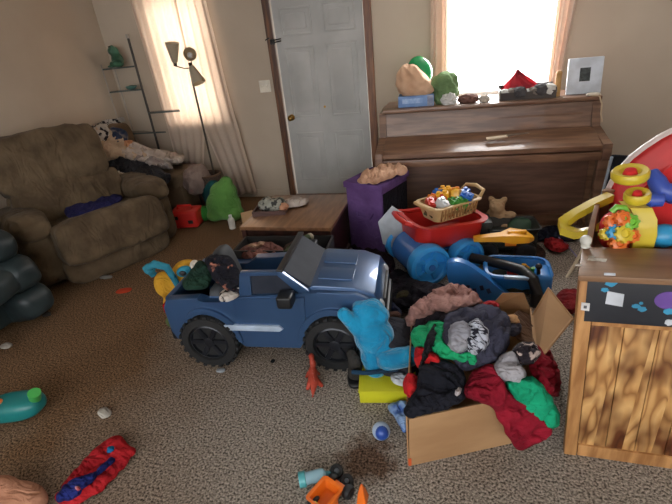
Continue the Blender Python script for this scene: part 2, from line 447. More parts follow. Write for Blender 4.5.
# ------------------------------------------------------------------ world and view
w = bpy.data.worlds.new('world'); scn.world = w; w.use_nodes = True
bg = w.node_tree.nodes['Background']; bg.inputs[0].default_value = (.97, .985, 1.0, 1); bg.inputs[1].default_value = 3.3
vs = scn.view_settings
scn.display_settings.display_device = 'sRGB'
vs.view_transform = 'Standard'; vs.look = 'None'; vs.gamma = 1; vs.use_curve_mapping = False; vs.exposure = .76
#PART3
# ================================================================== PIANO
M_pi = mat('walnut', (130, 98, 76), (100, 72, 55), rough=.38, scale=5, stretch=(.7, 6, 6), coat=.1)  # both walnuts lightened to carry the pale window haze
M_pi2 = mat('walnut panel', (108, 79, 63), (90, 64, 51), rough=.5, scale=5, stretch=(.7, 6, 6))
pi = thing('piano', 'brown wooden upright console piano under the right window, lid closed', 'piano', (.21, 4.09, 0), R(2.2))
HW = .84
end = [(.24, 0), (.24, 1.0), (-.2, 1.0), (-.26, .8), (-.6, .74), (-.61, .62), (-.34, .58), (-.36, .0)]
for s in (-1, 1):
    MB().prism(end, s*HW-.03, s*HW+.03, axis='x', bev=.008).build('side_panel', M_pi, pi)
    lg = MB().box((s*(HW-.01), -.55, .31), (.07, .07, .62), bev=.012).box((s*(HW-.01), -.42, .04), (.08, .4, .08), bev=.012).build('leg', M_pi, pi)
MB().box((.015, .0, 1.01), (2*HW+.02, .48, .035), bev=.01).build('top_lid', M_pi, pi)
MB().prism([(-.2, .985), (-.235, .8), (-.21, .8), (-.17, .985)], -HW+.03, HW-.03, axis='x').build('front_panel', M_pi, pi)
MB().box((0, -.205, .905), (1.5, .02, .03), rot=(R(-12), 0, 0), bev=.004).build('moulding', M_pi, pi)
MB().prism([(-.23, .8), (-.36, .8), (-.58, .725), (-.58, .69), (-.23, .69)], -HW+.03, HW-.03, axis='x', bev=.008).build('keyboard_lid', M_pi, pi)
MB().box((0, -.42, .65), (2*HW-.06, .36, .06), bev=.008).build('key_bed', M_pi, pi)
MB().box((0, -.33, .34), (2*HW-.06, .03, .56)).build('lower_panel', M_pi2, pi)
MB().box((0, -.34, .05), (2*HW-.06, .06, .1), bev=.005).build('bottom_rail', M_pi, pi)
MB().box((0, .22, .5), (2*HW-.06, .04, .98)).build('back_frame', M_pi2, pi)
pd = MB()
for x in (-.1, 0, .1): pd.box((x, -.42, .07), (.04, .16, .012), bev=.005)
pd.build('pedals', M_brass, pi)
TOP = 1.0285
# ------------------------------------------------------------------ things on the piano
def onp(px, py, y=4.05): P = aty(px, py, y); return P
P = aty(416, 105, 3.98)
bx = thing('game_box', 'flat pale blue box lying on the left end of the piano', 'box', (P.x, 4.0, TOP), R(4))
MB().box((0, 0, .045), (.3, .2, .09), bev=.004).build('box_body', mat('box blue', (120, 150, 195), (100, 132, 182), scale=9), bx)
MB().box((-.03, -.1005, .05), (.17, .002, .04)).build('printed_strip', mat('box pale print', (165, 190, 222), (130, 160, 205), scale=30), bx)
MB().box((.12, -.1005, .045), (.05, .002, .085)).build('grey_end_label', mat('box grey print', (150, 155, 170), (120, 128, 150), scale=25), bx)
bg_ = MB().soft((0, 0, .11), (.3, .2, .24), k=3.2, amp=.03, freq=11, seed=3)
for v in bg_.b.verts:
    t = max(0, v.co.z/.23); v.co.x *= 1-.4*t*t; v.co.x -= .06*t*t; v.co.z -= .06*max(0, v.co.x/.15)*t
o = bg_.build('paper_bag', mat('tan paper', (206, 170, 140), (188, 150, 120), rough=.9, scale=8, bump=.3, bscale=20)); o.location = (P.x-.0, 4.0, TOP+.09); prop(o, 'crumpled tan paper bag standing on the pale blue box', 'bag')
Q = aty(420, 68, 4.12)
ba = thing('toy_ball', 'smooth green toy egg lodged behind the tan paper bag on the piano', 'toy ball', (Q.x, 4.13, TOP))
MB().sph((.0, .0, .27), (.1, .09, .125), rot=(0, R(-30), 0)).build('shell', plastic('shiny green', (30, 150, 85), .25, .4), ba)
MB().cyl((0, .02, 0), (0, .02, .18), .05, .06).build('stand', plastic('dark green base', (40, 90, 60)), ba)
Q = aty(445, 95, 4.05)
o = MB().soft((0, 0, .11), (.2, .2, .25), k=2.4, amp=.035, freq=11, seed=9).build('cloth_bundle', fabric('sage cloth', (116, 142, 98), (94, 118, 80), scale=8)); o.location = (Q.x, 4.03, TOP); prop(o, 'crumpled sage green cloth on the piano beside the tan bag', 'cloth')
Q = aty(450, 103, 3.95)
for i, (px, y, s, c, lab) in enumerate(((449, 3.92, (.12, .06, .065), (215, 215, 212), 'crumpled white tissue on the piano, just right of the pale blue box'), (468, 3.95, (.16, .1, .05), (110, 80, 72), 'brown folded cloth lying on the piano between tissue and dark box'), (484, 3.92, (.08, .05, .04), (190, 180, 168), 'small pale scrap on the piano top, left of the dark box'))):
    Q = aty(px, 103, y)
    o = MB().soft((0, 0, s[2]*.62), (s[0], s[1], s[2]*1.3), k=2.3, amp=s[2]*.3, freq=30, seed=i*3).build(('tissue', 'folded_cloth', 'scrap')[i], fabric('ptop%d' % i, c)); o.location = (Q.x, y, TOP); prop(o, lab, ('tissue', 'cloth', 'scrap')[i])
Q = aty(526, 98, 4.0)
tb = thing('storage_box', 'low dark box of odds and ends on the piano, under red cloth', 'box', (Q.x, 4.02, TOP))
MB().box((0, 0, .004), (.42, .2, .008)).box((0, -.1, .03), (.42, .008, .06)).box((0, .1, .05), (.42, .008, .1)).box((-.206, 0, .04), (.008, .2, .08)).box((.206, 0, .04), (.008, .2, .08)).build('tray', mat('dark box', (66, 58, 54), (50, 44, 42)), tb)
rs = random.Random(3)
for i in range(7):
    x = -.17+.055*i; s = rs.uniform(.036, .055)
    o = MB().soft((0, 0, s*.8), (s*2.2, s*2, s*1.9), k=2.2, amp=.008, freq=25, seed=i*5).build('crumpled_wrapper', fabric('wr%d' % (i % 3), ((205, 203, 198), (120, 112, 105), (80, 78, 80))[i % 3]))
    o.location = (Q.x+x, 4.0+rs.uniform(-.05, -.02), TOP+.012)
    prop(o, ['white', 'grey', 'charcoal'][i % 3]+' crumpled wrapper in the dark box on the piano, '+['at its left end', 'second from its left end', 'third from its left end', 'in the middle of its row', 'third from its right end', 'second from its right end', 'at its right end'][i], 'wrapper', 'wrappers in the dark box on the piano')
A = [aty(x, y, 4.06) for x, y in ((500, 93), (518, 68), (545, 92))]
bm_ = MB(); n = 18
def tri(t, s, dy): return A[0].lerp(A[2], t)*(1-s) + A[1]*s + Vector((0, dy, 0))
for dy, sg in ((-.04, 1), (.05, -1)):
    V = [[bm_.b.verts.new(tri(i/n, j/n, dy*(1-j/n)) + Vector((0, -.012*sg*math.sin(i*.9+j*.4), .006*math.sin(i*1.1)))) for i in range(n+1)] for j in range(n+1)]
    for j in range(n):
        for i in range(n): bm_.b.faces.new((V[j][i], V[j][i+1], V[j+1][i+1], V[j+1][i]))
for v in bm_.b.verts: v.co -= Vector((Q.x, 4.06, TOP))
o = bm_.build('red_cloth', sheer('dusty red cloth', (206, 84, 96), .55, 0)); o.location = (Q.x, 4.06, TOP+.02); o.scale = (1, 1, .85); o.modifiers.new('t', 'SOLIDIFY').thickness = .006
prop(o, 'peaked dusty red cloth propped up on the dark box by the window', 'cloth')
Q = aty(556, 100, 4.0)
pk = thing('wooden_peg', 'upright tan wooden peg on the piano before the right curtain', 'peg', (Q.x, 4.0, TOP))
MB().cyl((0, 0, 0), (0, 0, .16), .024, .022, n=18).build('peg_body', mat('peg wood', (190, 150, 95), (168, 128, 78), stretch=(4, 4, .6)), pk)
MB().lathe([(.022, .16), (.024, .175), (.015, .19), (.004, .193)]).build('peg_cap', MATS['peg wood'], pk)
Q = aty(580, 98, 4.08)
fr = thing('white_board', 'white square panel with a small dark picture, leaning on the piano', 'panel', (Q.x, 4.02, TOP), rot=(R(-10), 0, R(-2)))
MB().box((0, 0, .135), (.25, .022, .27), bev=.008).build('board', mat('cool white', (205, 212, 222), rough=.5), fr)
MB().box((.0, -.0115, .145), (.075, .002, .1)).build('dark_picture', mat('dark print', (66, 72, 72), (40, 46, 46), scale=30), fr)
o = MB().soft((0, 0, .012), (.1, .05, .024), k=2.4, amp=.004, freq=30).build('white_scrap', fabric('scrapw', (215, 205, 190))); Q = aty(592, 99, 3.9); o.location = (Q.x-.0, 3.88, TOP); prop(o, 'small cream scrap on the front right corner of the piano', 'scrap')
cdq = [aty(590, 98, 3.85), aty(599, 97, 3.84), aty(602, 104, 3.8), aty(601, 114, 3.79), aty(602, 122, 3.79)]
cdq[0].z = cdq[1].z = TOP+.006
o = MB().tube(cdq, .006, n=8).build('string', mat('cord cream', (200, 178, 148))); prop(o, 'pale string hanging over the right end of the piano top', 'string')
Pk = aty(497, 136, 3.63)
bt = thing('pale_stick', 'pale flat wooden stick lying across the closed keyboard lid', 'stick', (Pk.x, 3.63, .792), rot=(R(19), R(-4), R(8)))
MB().box((0, 0, .006), (.16, .035, .012), bev=.004).build('blade', mat('pale wood', (205, 190, 165), (180, 162, 135)), bt)
MB().cyl((.07, 0, .008), (.24, .0, .008), .007, .005, n=10).build('thin_handle', mat('grey rod', (110, 95, 82)), bt)

# ================================================================== SOFAS
M_br = mat('brown suede', (104, 88, 68), (76, 62, 46), rough=.85, scale=4, bump=.3, bscale=30, sheen=.05, spec=.15, fold=.6, fscale=3.5)
rc = thing('recliner_armchair', 'brown suede recliner with puffy arms turned towards the room by the left wall', 'recliner', (-3.22, 2.97, 0), R(-27))
def L(x, y, z): return (x+3.36, (y-3.0)*.69, z)
Mw = dict(amp=.028, freq=4.5)
MB().box(L(-3.35, 3.0, .2), (.72, .95, .32), bev=.04).build('base', M_br, rc)
MB().soft(L(-3.18, 3.0, .35), (.6, .86, .22), k=5, amp=.03, freq=6, seed=2).build('seat', M_br, rc)
MB().soft(L(-2.88, 3.02, .36), (.24, .88, .36), rot=(0, R(-14), 0), k=5.5, amp=.022, freq=5, seed=4).build('footrest', M_br, rc)
MB().soft(L(-2.94, 3.02, .12), (.2, .88, .25), k=5, amp=.016, freq=5, seed=8).build('lower_front', M_br, rc)
MB().soft(L(-3.5, 2.93, .57), (.36, .84, .42), rot=(0, R(-14), 0), k=4, amp=.05, freq=5.5, seed=5, stretch=(1, 1.8, .35)).build('lower_back_cushion', M_br, rc)
MB().soft(L(-3.57, 2.88, .91), (.38, .88, .5), rot=(0, R(-10), 0), k=4.5, amp=.03, freq=4, seed=6, stretch=(1, 1.6, .5)).build('upper_back_cushion', M_br, rc)
for y, nm in ((2.27, 3), (3.73, 11)):
    MB().soft(L(-3.36, y, .28), (.8, .25, .54), k=4.5, amp=.02, freq=4, seed=nm).build('arm', M_br, rc)
    MB().soft(L(-3.34, y, .52), (.84, .29, .2), k=3.4, amp=.02, freq=5, seed=nm+2).build('arm_pad', M_br, rc)
dk = thing('dark_recliner', 'dark teal padded recliner cut off by the left edge of the photo', 'recliner', (-3.3, 1.62, 0))
M_dk = mat('dark teal leather', (50, 62, 64), (38, 48, 51), rough=.45, scale=4, bump=.15, bscale=30)
MB().box((-.1, 0, .18), (.8, .8, .3), bev=.04).build('base', M_dk, dk)
MB().soft((.1, 0, .36), (.8, .66, .2), k=4.5, amp=.015, freq=5, seed=31).build('seat', M_dk, dk)
for i, y in enumerate((-.38, .34)):
    MB().soft((.0, y, .14), (1.0, .28, .26), k=3.6, amp=.02, freq=5, seed=33+i).build('arm_base_roll', M_dk, dk)
    MB().soft((.0, y, .36), (.98, .28, .26), k=3.4, amp=.02, freq=5, seed=43+i).build('arm_roll', M_dk, dk)
    MB().soft((-.05, y, .57), (.92, .28, .24), k=3.2, amp=.02, freq=5, seed=53+i).build('arm_pad', M_dk, dk)
MB().soft((-.28, 0, .68), (.24, .7, .62), rot=(0, R(-12), 0), k=4, amp=.02, freq=5, seed=60).build('backrest', M_dk, dk)
lv = thing('loveseat', 'brown loveseat in the corner buried under laundry', 'sofa', (-3.3, 4.11, 0))
def L(x, y, z): return (x+3.3, y-4.19, z)
M_br2 = mat('loveseat suede', (104, 88, 70), (84, 68, 52), rough=.85, scale=4, bump=.3, bscale=30, spec=.2)  # second brown suede, almost the same tone as the recliner
MB().box(L(-3.3, 4.19, .2), (.9, .44, .34), bev=.04).build('base', M_br2, lv)
MB().soft(L(-3.22, 4.19, .4), (.8, .46, .2), k=5, amp=.015, freq=5, seed=2).build('seat', M_br2, lv)
MB().soft(L(-3.68, 4.19, .65), (.22, .46, .72), k=4, amp=.02, freq=5, seed=21).build('backrest', M_br2, lv)
# laundry heap on the loveseat
def S_love(x, y):
    a = .54+.16*ss(-3.1, -3.45, x)+.26*ss(-3.4, -3.6, x)
    a += .08*math.exp(-((x+3.35)**2+(y-4.15)**2)/.05)
    return a*ss(-2.7, -2.82, x)
C = lambda n, p, m, lab, **k: cloth(n, p, S_love, m, lab, **{**dict(cat='laundry', off=.04, amp=.075, freq=8, step=1.6, group='laundry on the loveseat'), **k})
M_wht = fabric('washed white', (190, 180, 172), (168, 156, 148), scale=7)
M_cream = fabric('cream knit', (196, 176, 154), (172, 150, 128), scale=7)
M_bw = fabric('black and white print', (190, 185, 180), (38, 36, 42), scale=13, lo=.47, hi=.5)
M_navp = fabric('navy plaid', (50, 62, 88), (112, 108, 112), scale=10, lo=.42, hi=.5)
M_drk = fabric('charcoal cloth', (52, 52, 58), (40, 40, 45))
C('blanket', [(88, 130), (98, 122), (120, 138), (148, 150), (152, 160), (120, 163), (98, 158)], M_cream, 'cream knit blanket heaped on the loveseat below the patterned cloths')
C('printed_cloth', [(86, 122), (94, 117), (104, 124), (112, 138), (104, 144), (92, 140)], M_bw, 'black and white printed cloth on top of the laundry by the recliner', off=.06)
C('plaid_shirt', [(106, 132), (118, 127), (130, 137), (126, 147), (112, 148)], M_navp, 'navy plaid shirt on the laundry heap beside the black and white print', off=.06)
C('towel', [(118, 148), (132, 140), (150, 150), (170, 152), (186, 157), (182, 165), (160, 163), (138, 165), (120, 160)], M_wht, 'long white towel spread over the right of the laundry heap', off=.05)
C('bed_sheet', [(126, 158), (138, 152), (152, 157), (166, 162), (176, 168), (160, 170), (140, 166)], fabric('dove sheet', (158, 150, 148), (134, 126, 124), scale=7), 'dove grey sheet bunched between the white towel and charcoal trousers', off=.05)
C('peach_sleeve', [(120, 142), (130, 139), (138, 145), (132, 152), (122, 150)], fabric('sleeve peach', (200, 150, 116), (176, 126, 94)), 'peach sleeve poking out of the laundry beside the plaid shirt', off=.06)
C('trousers', [(104, 162), (124, 158), (150, 164), (172, 176), (168, 186), (146, 182), (124, 176), (106, 170)], M_drk, 'charcoal trousers lying across the front of the laundry heap', off=.05)
C('pale_print_cloth', [(102, 170), (114, 167), (127, 173), (124, 181), (108, 182)], fabric('pale print', (190, 180, 165), (120, 105, 90), scale=16, lo=.42, hi=.52), 'pale patterned cloth peeking out above the recliner arm', off=.03)
o = MB().soft((0, 0, 0), (.3, .36, .3), k=2.6, amp=.03, freq=8, seed=77).build('pillow', fabric('dull mauve', (150, 132, 124), (125, 108, 102), scale=6)); Q = atx(172, 187, -2.78); o.location = (-2.78, 4.11, .37); o.scale = (.7, 1, 1); prop(o, 'dull mauve pillow hanging off the front of the loveseat', 'pillow')
# blue cloth on the recliner seat
def S_rec(x, y): return .5
cloth('blue_cloth', [(62, 206), (84, 198), (106, 194), (126, 197), (120, 204), (100, 211), (82, 217), (68, 220)], S_rec, fabric('royal blue', (44, 44, 92), (34, 34, 76)), 'crumpled dark blue cloth lying on the brown recliner seat', off=.02, amp=.045, freq=7, step=2.5)

# ================================================================== CORNER SHELF, LAMP
M_stl = mat('dark steel tube', (70, 66, 64), (58, 55, 53), rough=.4, metal=.6)
M_gls = mat('smoky shelf', (92, 100, 98), rough=.15, spec=.6)
Pt = aty(130, 36, 4.37)
cs = thing('corner_shelf', 'tall corner shelf of thin poles with glass tiers in the back left corner', 'shelf', (-3.5, 4.4, 0))
X0, Y0 = -3.5, 4.4
M_pale = mat('pale tube', (176, 168, 158), rough=.4)
poles = [(Pt.x-.03, 4.37, Pt.z, .013, M_stl), (-3.8, 4.37, 1.62, .006, M_pale), (-3.74, 4.49, 1.62, .006, M_pale)]
for x, y, h, r, m in poles:
    p_ = MB().cyl((x-X0, y-Y0, 0), (x-X0, y-Y0, h), r, n=12).build('pole', m, cs)
    if r > .01: MB().cyl((x-X0, y-Y0, h-.02), (x-X0, y-Y0, h+.02), .02, n=14).build('pole_cap', M_pale, p_)
for px, py, yc, (a, b) in ((128, 67, 4.26, (-3.79, -3.2)), (134, 90, 4.26, (-3.79, -3.2)), (0, 0, 0, (-3.79, -3.2)), (0, 0, 1, (-3.79, -3.2))):
    z = aty(px, py, 4.4).z if px else (.86 if yc == 0 else .4)
    sh = MB().prism([(a-X0, 4.36-Y0), (b+(-.17 if px else 0)-X0, 4.36-Y0), (-3.42-X0, 4.4-Y0), (-3.6-X0, 4.5-Y0), (a-X0, 4.5-Y0)], z-.008, z+.008, axis='z').build('glass_tier', M_gls, cs)
Q = aty(172, 111, 4.37)
MB().prism([(Pt.x-.02-X0, 4.34-Y0), (Q.x+.12-X0, 4.34-Y0), (Q.x+.06-X0, 4.42-Y0), (Pt.x-.02-X0, 4.42-Y0)], Q.z-.01, Q.z+.01, axis='z').build('side_tier', M_gls, cs)
z1 = aty(128, 67, 4.4).z+.008; Q = aty(118, 66, 4.42)
fg = thing('frog_figurine', 'green frog figurine sitting on the top tier of the corner shelf', 'figurine', (Q.x+.01, 4.43, z1), R(-40))
M_fg = mat('frog green', (52, 98, 74), (34, 70, 52), rough=.35, scale=20)
blob('body', [((0, 0, .06), (.055, .05, .065)), ((0, -.015, .135), (.045, .045, .04)), ((-.05, -.02, .03), (.03, .045, .03)), ((.05, -.02, .03), (.03, .045, .03)), ((-.025, -.02, .17), .016), ((.025, -.02, .17), .016), ((-.035, -.06, .012), (.02, .03, .012)), ((.035, -.06, .012), (.02, .03, .012))], M_fg, fg, voxel=.006, smooth=4)
fg.scale = (1.3, 1.3, 1.2)
for x in (-.025, .025): MB().sph((x, -.034, .172), .007, n=8).build('eye', mat('black bead', (15, 15, 15), rough=.2), fg)
z2 = aty(134, 90, 4.4).z+.008; Q = aty(131, 88, 4.42)
dish = thing('small_dish', 'small teal dish on the second tier of the corner shelf', 'dish', (Q.x, 4.43, z2))
MB().lathe([(.03, 0), (.05, .01), (.065, .035), (.06, .035), (.045, .014), (.002, .01)]).build('bowl', mat('teal glaze', (88, 128, 122), rough=.3), dish)
MB().sph((0, 0, .025), (.04, .035, .02), n=8).build('dried_petals', mat('petals', (110, 130, 120), (80, 100, 92), scale=40), dish)
# floor lamp
M_lmp = mat('bronze lamp metal', (78, 70, 60), (66, 58, 50), rough=.4, metal=.5)
M_shd = sheer('lamp shade plastic', (214, 206, 186), .55, 0)
LY = 4.3
T0 = aty(193, 84, LY); B0 = aty(217, 186, LY)
lp = thing('floor_lamp', 'bronze floor lamp with three cone shades before the sheer curtains', 'lamp', (B0.x+.03, LY, 0))
lx = lp.location
def LL(P): return Vector(P)-Vector(lx)
MB().lathe([(.002, 0), (.13, 0), (.13, .012), (.06, .03), (.015, .05)]).build('base', M_lmp, lp)
MB().tube([(0, 0, .03), LL(B0), LL(T0)], .011).build('pole', M_lmp, lp)
def cone_shade(tip, mouth, r, openface=None):
    tip, mouth = LL(tip), LL(mouth); d = mouth-tip; q = d.to_track_quat('Z', 'Y'); M = Matrix.LocRotScale(tip, q, None); Ln = d.length
    s = MB().lathe([(.016, 0), (.03, .01), (r*.72, Ln*.55), (r, Ln), (r-.004, Ln), (r*.7, Ln*.55), (.025, .014), (.002, .012)], M=M).build('shade', M_shd, lp)
    MB().sph(M @ Vector((0, 0, Ln*.62)), .028, n=10).build('bulb', M_white, s)
    MB().cyl(M @ Vector((0, 0, -.03)), M @ Vector((0, 0, .012)), .018).build('socket', M_lmp, s)
    return M @ Vector((0, 0, -.03))
a = cone_shade(aty(175, 63, LY), aty(172, 43, LY-.03), .07)
b = cone_shade(aty(190, 57, LY+.0), aty(190, 54, LY-.13), .065)
c = cone_shade(aty(191, 66, LY), aty(199, 83, LY-.03), .075)
J = LL(aty(191, 68, LY))
for e in (a, b, c): MB().tube([J, J.lerp(e, .5)+Vector((0, .02, -.015)), e], .006, n=8).build('arm', M_lmp, lp)

# ================================================================== FLOOR THINGS BY THE WINDOW
Q = atz(183, 230, 0)
tb = thing('tool_case', 'red plastic toy tool case on the carpet beside the brown recliner', 'toy case', (Q.x, Q.y+.12, 0), R(10))
M_red = plastic('toy red', (205, 44, 38), .4)
MB().box((0, 0, .1), (.3, .22, .18), bev=.03, seg=3).build('case_body', M_red, tb)
MB().tube([(-.08, 0, .18), (-.07, 0, .225), (.07, 0, .225), (.08, 0, .18)], .012).build('handle', M_red, tb)
for x, z in ((-.07, .13), (.08, .08)): MB().box((x, -.113, z), (.05, .012, .035), bev=.004).build('latch', mat('black plastic', (28, 28, 30), rough=.4), tb)
Q = atz(219, 226, 0)
gp = thing('green_plush', 'bright green stuffed cushion toy slumped on the floor below the lamp', 'plush toy', (Q.x, Q.y+.18, 0), R(5))
M_grn = fabric('plush green', (96, 144, 72), (78, 122, 58), scale=6, sheen=.1)
blob('body', [((0, 0, .17), (.19, .15, .17)), ((.02, .02, .3), (.15, .12, .12)), ((.07, .02, .4), (.07, .07, .07)), ((.1, -.03, .08), (.12, .12, .08)), ((-.1, -.03, .07), (.1, .1, .07))], M_grn, gp, voxel=.016)
blob('paw', [((-.24, -.03, .09), (.085, .08, .085)), ((-.19, 0, .1), .06)], fabric('plush dark green', (66, 140, 60), (50, 112, 46)), gp, voxel=.014)
Q = aty(209, 190, 4.02)
o = MB().soft((0, 0, .17), (.22, .18, .36), k=2.6, amp=.03, freq=8, seed=5).build('teal_cushion', fabric('deep teal', (38, 92, 92), (28, 70, 72))); o.location = (Q.x-.02, 4.12, 0); prop(o, 'deep teal cushion standing behind the bright green plush', 'cushion')
Q = aty(197, 178, 4.2)
hp = thing('hamper', 'dark brown woven hamper behind the plush, below the curtain', 'hamper', (-2.7, 4.2, 0))
MB().lathe([(.1, 0), (.13, .02), (.15, .38), (.155, .4), (.145, .4), (.13, .36), (.12, .03), (.002, .02)]).build('hamper_body', mat('brown weave', (74, 54, 42), (48, 36, 30), pat='check', scale=50), hp)
MB().tube([(.15*math.cos(t*.314), .15*math.sin(t*.314), .4) for t in range(20)], .012, closed=True).build('rim', mat('weave rim', (92, 68, 50)), hp)
Q = atz(232, 229, 0)
bo = thing('white_bottle', 'small white bottle on the carpet before the green plush', 'bottle', (Q.x, Q.y+.02, 0))
MB().lathe([(.002, 0), (.032, 0), (.034, .01), (.034, .09), (.028, .105), (.015, .115), (.015, .12)]).build('bottle_body', mat('milky', (218, 214, 205), rough=.3), bo)
MB().cyl((0, 0, .12), (0, 0, .145), .017).build('cap', M_white, bo)
Q = atz(248, 231, 0)
cb = thing('cardboard_piece', 'folded tan cardboard leaning beside the brown table', 'cardboard', (Q.x-.0, Q.y+.06, 0), R(40))
MB().box((0, 0, .09), (.12, .006, .18), rot=(R(-14), 0, 0)).build('front_leaf', mat('tan card', (196, 160, 118), (182, 146, 104)), cb)
MB().box((.0, .05, .085), (.12, .006, .17), rot=(R(14), 0, 0)).build('rear_leaf', MATS['tan card'], cb)

# ================================================================== COFFEE TABLE
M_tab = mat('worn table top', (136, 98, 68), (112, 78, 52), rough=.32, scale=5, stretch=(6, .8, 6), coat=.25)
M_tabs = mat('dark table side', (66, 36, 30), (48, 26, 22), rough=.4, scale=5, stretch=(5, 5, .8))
ct = thing('coffee_table', 'square brown wooden trunk table between the car and the door', 'table', (-1.2, 3.05, 0))
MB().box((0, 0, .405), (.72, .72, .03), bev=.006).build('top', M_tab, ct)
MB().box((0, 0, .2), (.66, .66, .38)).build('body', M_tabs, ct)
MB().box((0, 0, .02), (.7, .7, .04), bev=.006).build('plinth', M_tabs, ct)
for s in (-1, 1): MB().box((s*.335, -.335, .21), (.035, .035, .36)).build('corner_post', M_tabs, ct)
zt = .42
Q = atz(272, 211, zt)
tr = thing('brown_tray', 'dark brown tray of clutter on the back left of the table', 'tray', (Q.x, Q.y, zt), R(8))
MB().box((0, 0, .006), (.26, .2, .012)).build('tray_floor', mat('tray brown', (80, 48, 40), rough=.4), tr)
MB().box((0, -.1, .018), (.26, .01, .036)).box((0, .1, .018), (.26, .01, .036)).box((-.13, 0, .018), (.01, .2, .036)).box((.13, 0, .018), (.01, .2, .036)).build('tray_rim', MATS['tray brown'], tr)
o = MB().soft((0, 0, .045), (.2, .14, .1), k=2.3, amp=.025, freq=14, seed=3).build('patterned_cloth', fabric('grey pattern', (150, 150, 140), (62, 62, 60), scale=22, lo=.45, hi=.52)); o.location = (Q.x+.01, Q.y, zt+.012); prop(o, 'grey patterned cloth crumpled in the brown tray on the table', 'cloth')
o = MB().soft((0, 0, .03), (.1, .08, .06), k=2.3, amp=.012, freq=20, seed=8).build('peach_cloth', fabric('peachy', (190, 140, 110))); Q2 = atz(283, 209, zt); o.location = (Q2.x+.02, Q2.y-.06, zt+.012); prop(o, 'small peach cloth at the right end of the brown tray', 'cloth')
def S_tab(x, y): return zt
cloth('white_cloth', [(279, 205), (288, 199), (300, 197), (310, 200), (305, 206), (292, 209), (283, 209)], S_tab, M_wht, 'folded white cloth lying on the table right of the tray', off=.03, amp=.04, freq=12, step=1.6)
# open crate in front of the table
cr = thing('black_crate', 'open black crate of clothes between the table and the blue car', 'crate', (-1.15, 2.53, 0), R(3))
M_blk = mat('matt black', (30, 28, 28), (24, 23, 23), rough=.6)
W, D, H = .66, .24, .37
MB().box((0, 0, .01), (W, D, .02)).build('crate_floor', M_blk, cr)
for y in (-D/2, D/2): MB().box((0, y, H/2), (W, .015, H), bev=.003).build('long_wall', M_blk, cr)
for x in (-W/2, W/2): MB().box((x, 0, H/2), (.015, D, H), bev=.003).build('end_wall', M_blk, cr)
MB().box((0, 0, .15), (W-.04, D-.04, .26)).build('lining', mat('crate lining', (64, 48, 44)), cr)
def S_cr(x, y): return .31
CC = lambda n, p, m, lab, **k: cloth(n, p, S_cr, m, lab, **{**dict(cat='clothes', off=.03, amp=.04, freq=10, step=2.2, group='clothes in the black crate'), **k})
CC('mauve_shirt', [(236, 250), (250, 244), (268, 243), (284, 248), (292, 256), (270, 262), (246, 262)], fabric('dusty mauve', (128, 90, 82), (96, 62, 58), scale=8), 'dusty mauve shirt bunched up in the black crate')
CC('tan_sleeve', [(246, 247), (256, 241), (270, 245), (262, 251), (250, 252)], fabric('tan sleeve', (176, 142, 120)), 'tan sleeve on top of the mauve shirt in the crate', off=.06)
CC('brown_vest', [(282, 246), (300, 240), (308, 244), (300, 256), (284, 259)], fabric('dark brown knit', (74, 56, 46), (56, 42, 36)), 'dark brown knit at the right end of the black crate', off=.04)
pr = thing('camo_rail', 'dark green padded tube resting across the black crate rim', 'padded tube', (-.86, 2.5, H))
A0 = atz(310, 237, .47)-Vector((-.86, 2.5, H)); A1 = atz(282, 258, .41)-Vector((-.86, 2.5, H))
MB().tube([A1, A1.lerp(A0, .3)+Vector((0, 0, .01)), A1.lerp(A0, .7)+Vector((0, 0, .012)), A0], [.02, .03, .03, .024], n=14).build('tube_cover', fabric('camo green', (70, 80, 60), (34, 40, 36), scale=14, lo=.45, hi=.52), pr)
MB().sph(A0, .026, n=10).build('end_cap', mat('pale cap', (160, 150, 125)), pr)

# ================================================================== PURPLE OTTOMAN
pu = thing('storage_cube', 'purple fabric storage cube with black right side, before the piano', 'storage cube', (-.611, 3.332, 0), R(-22))
M_pur = fabric('purple fabric', (106, 78, 130), (90, 64, 112), scale=5)  # purple lightened, window haze put into the colour
PW, PD = .36, .44
MB().box((0, 0, .28), (PW-.03, PD-.03, .55), bev=.01).build('cube_body', M_pur, pu)
MB().box((PW/2-.012, 0, .27), (.006, PD-.06, .5)).build('black_side', fabric('black mesh', (30, 27, 34)), pu)
MB().box((0, 0, .575), (PW, PD, .05), bev=.012).build('lid', M_pur, pu)
MB().tube([(-.08, -PD/2+.015, .36), (-.06, -PD/2-.01, .32), (.06, -PD/2-.01, .32), (.08, -PD/2+.015, .36)], .01).build('strap', M_pur, pu)
def S_pu(x, y): return .6
cloth('peach_cloth', [(354, 182), (364, 173), (380, 166), (396, 163), (407, 168), (408, 175), (392, 179), (376, 184), (362, 186)], S_pu, fabric('peach linen', (208, 170, 142), (184, 144, 118), scale=7), 'peach cloth spread over the purple storage cube lid', off=.03, amp=.075, freq=12, step=1.6)
YC = 2.99
q = aty(396, 250, YC)
bd = thing('white_card', 'tilted white card propped against the purple cube by the red wagon', 'card', (q.x, YC, 0), rot=(0, 0, 0))
pts = [aty(x, y, YC) for x, y in ((378, 222), (392, 206), (404, 214), (411, 236), (400, 250), (383, 244))]
pp = [(p.x-q.x, max(.001, p.z)) for p in pts]
MB().prism(pp, 0, .006, axis='y').build('card_sheet', mat('card white', (205, 214, 222)), bd)
q2 = aty(405, 229, YC-.005)
MB().cyl((q2.x-q.x, .0, q2.z), (q2.x-q.x, -.004, q2.z), .018).build('red_dot', M_red, bd)
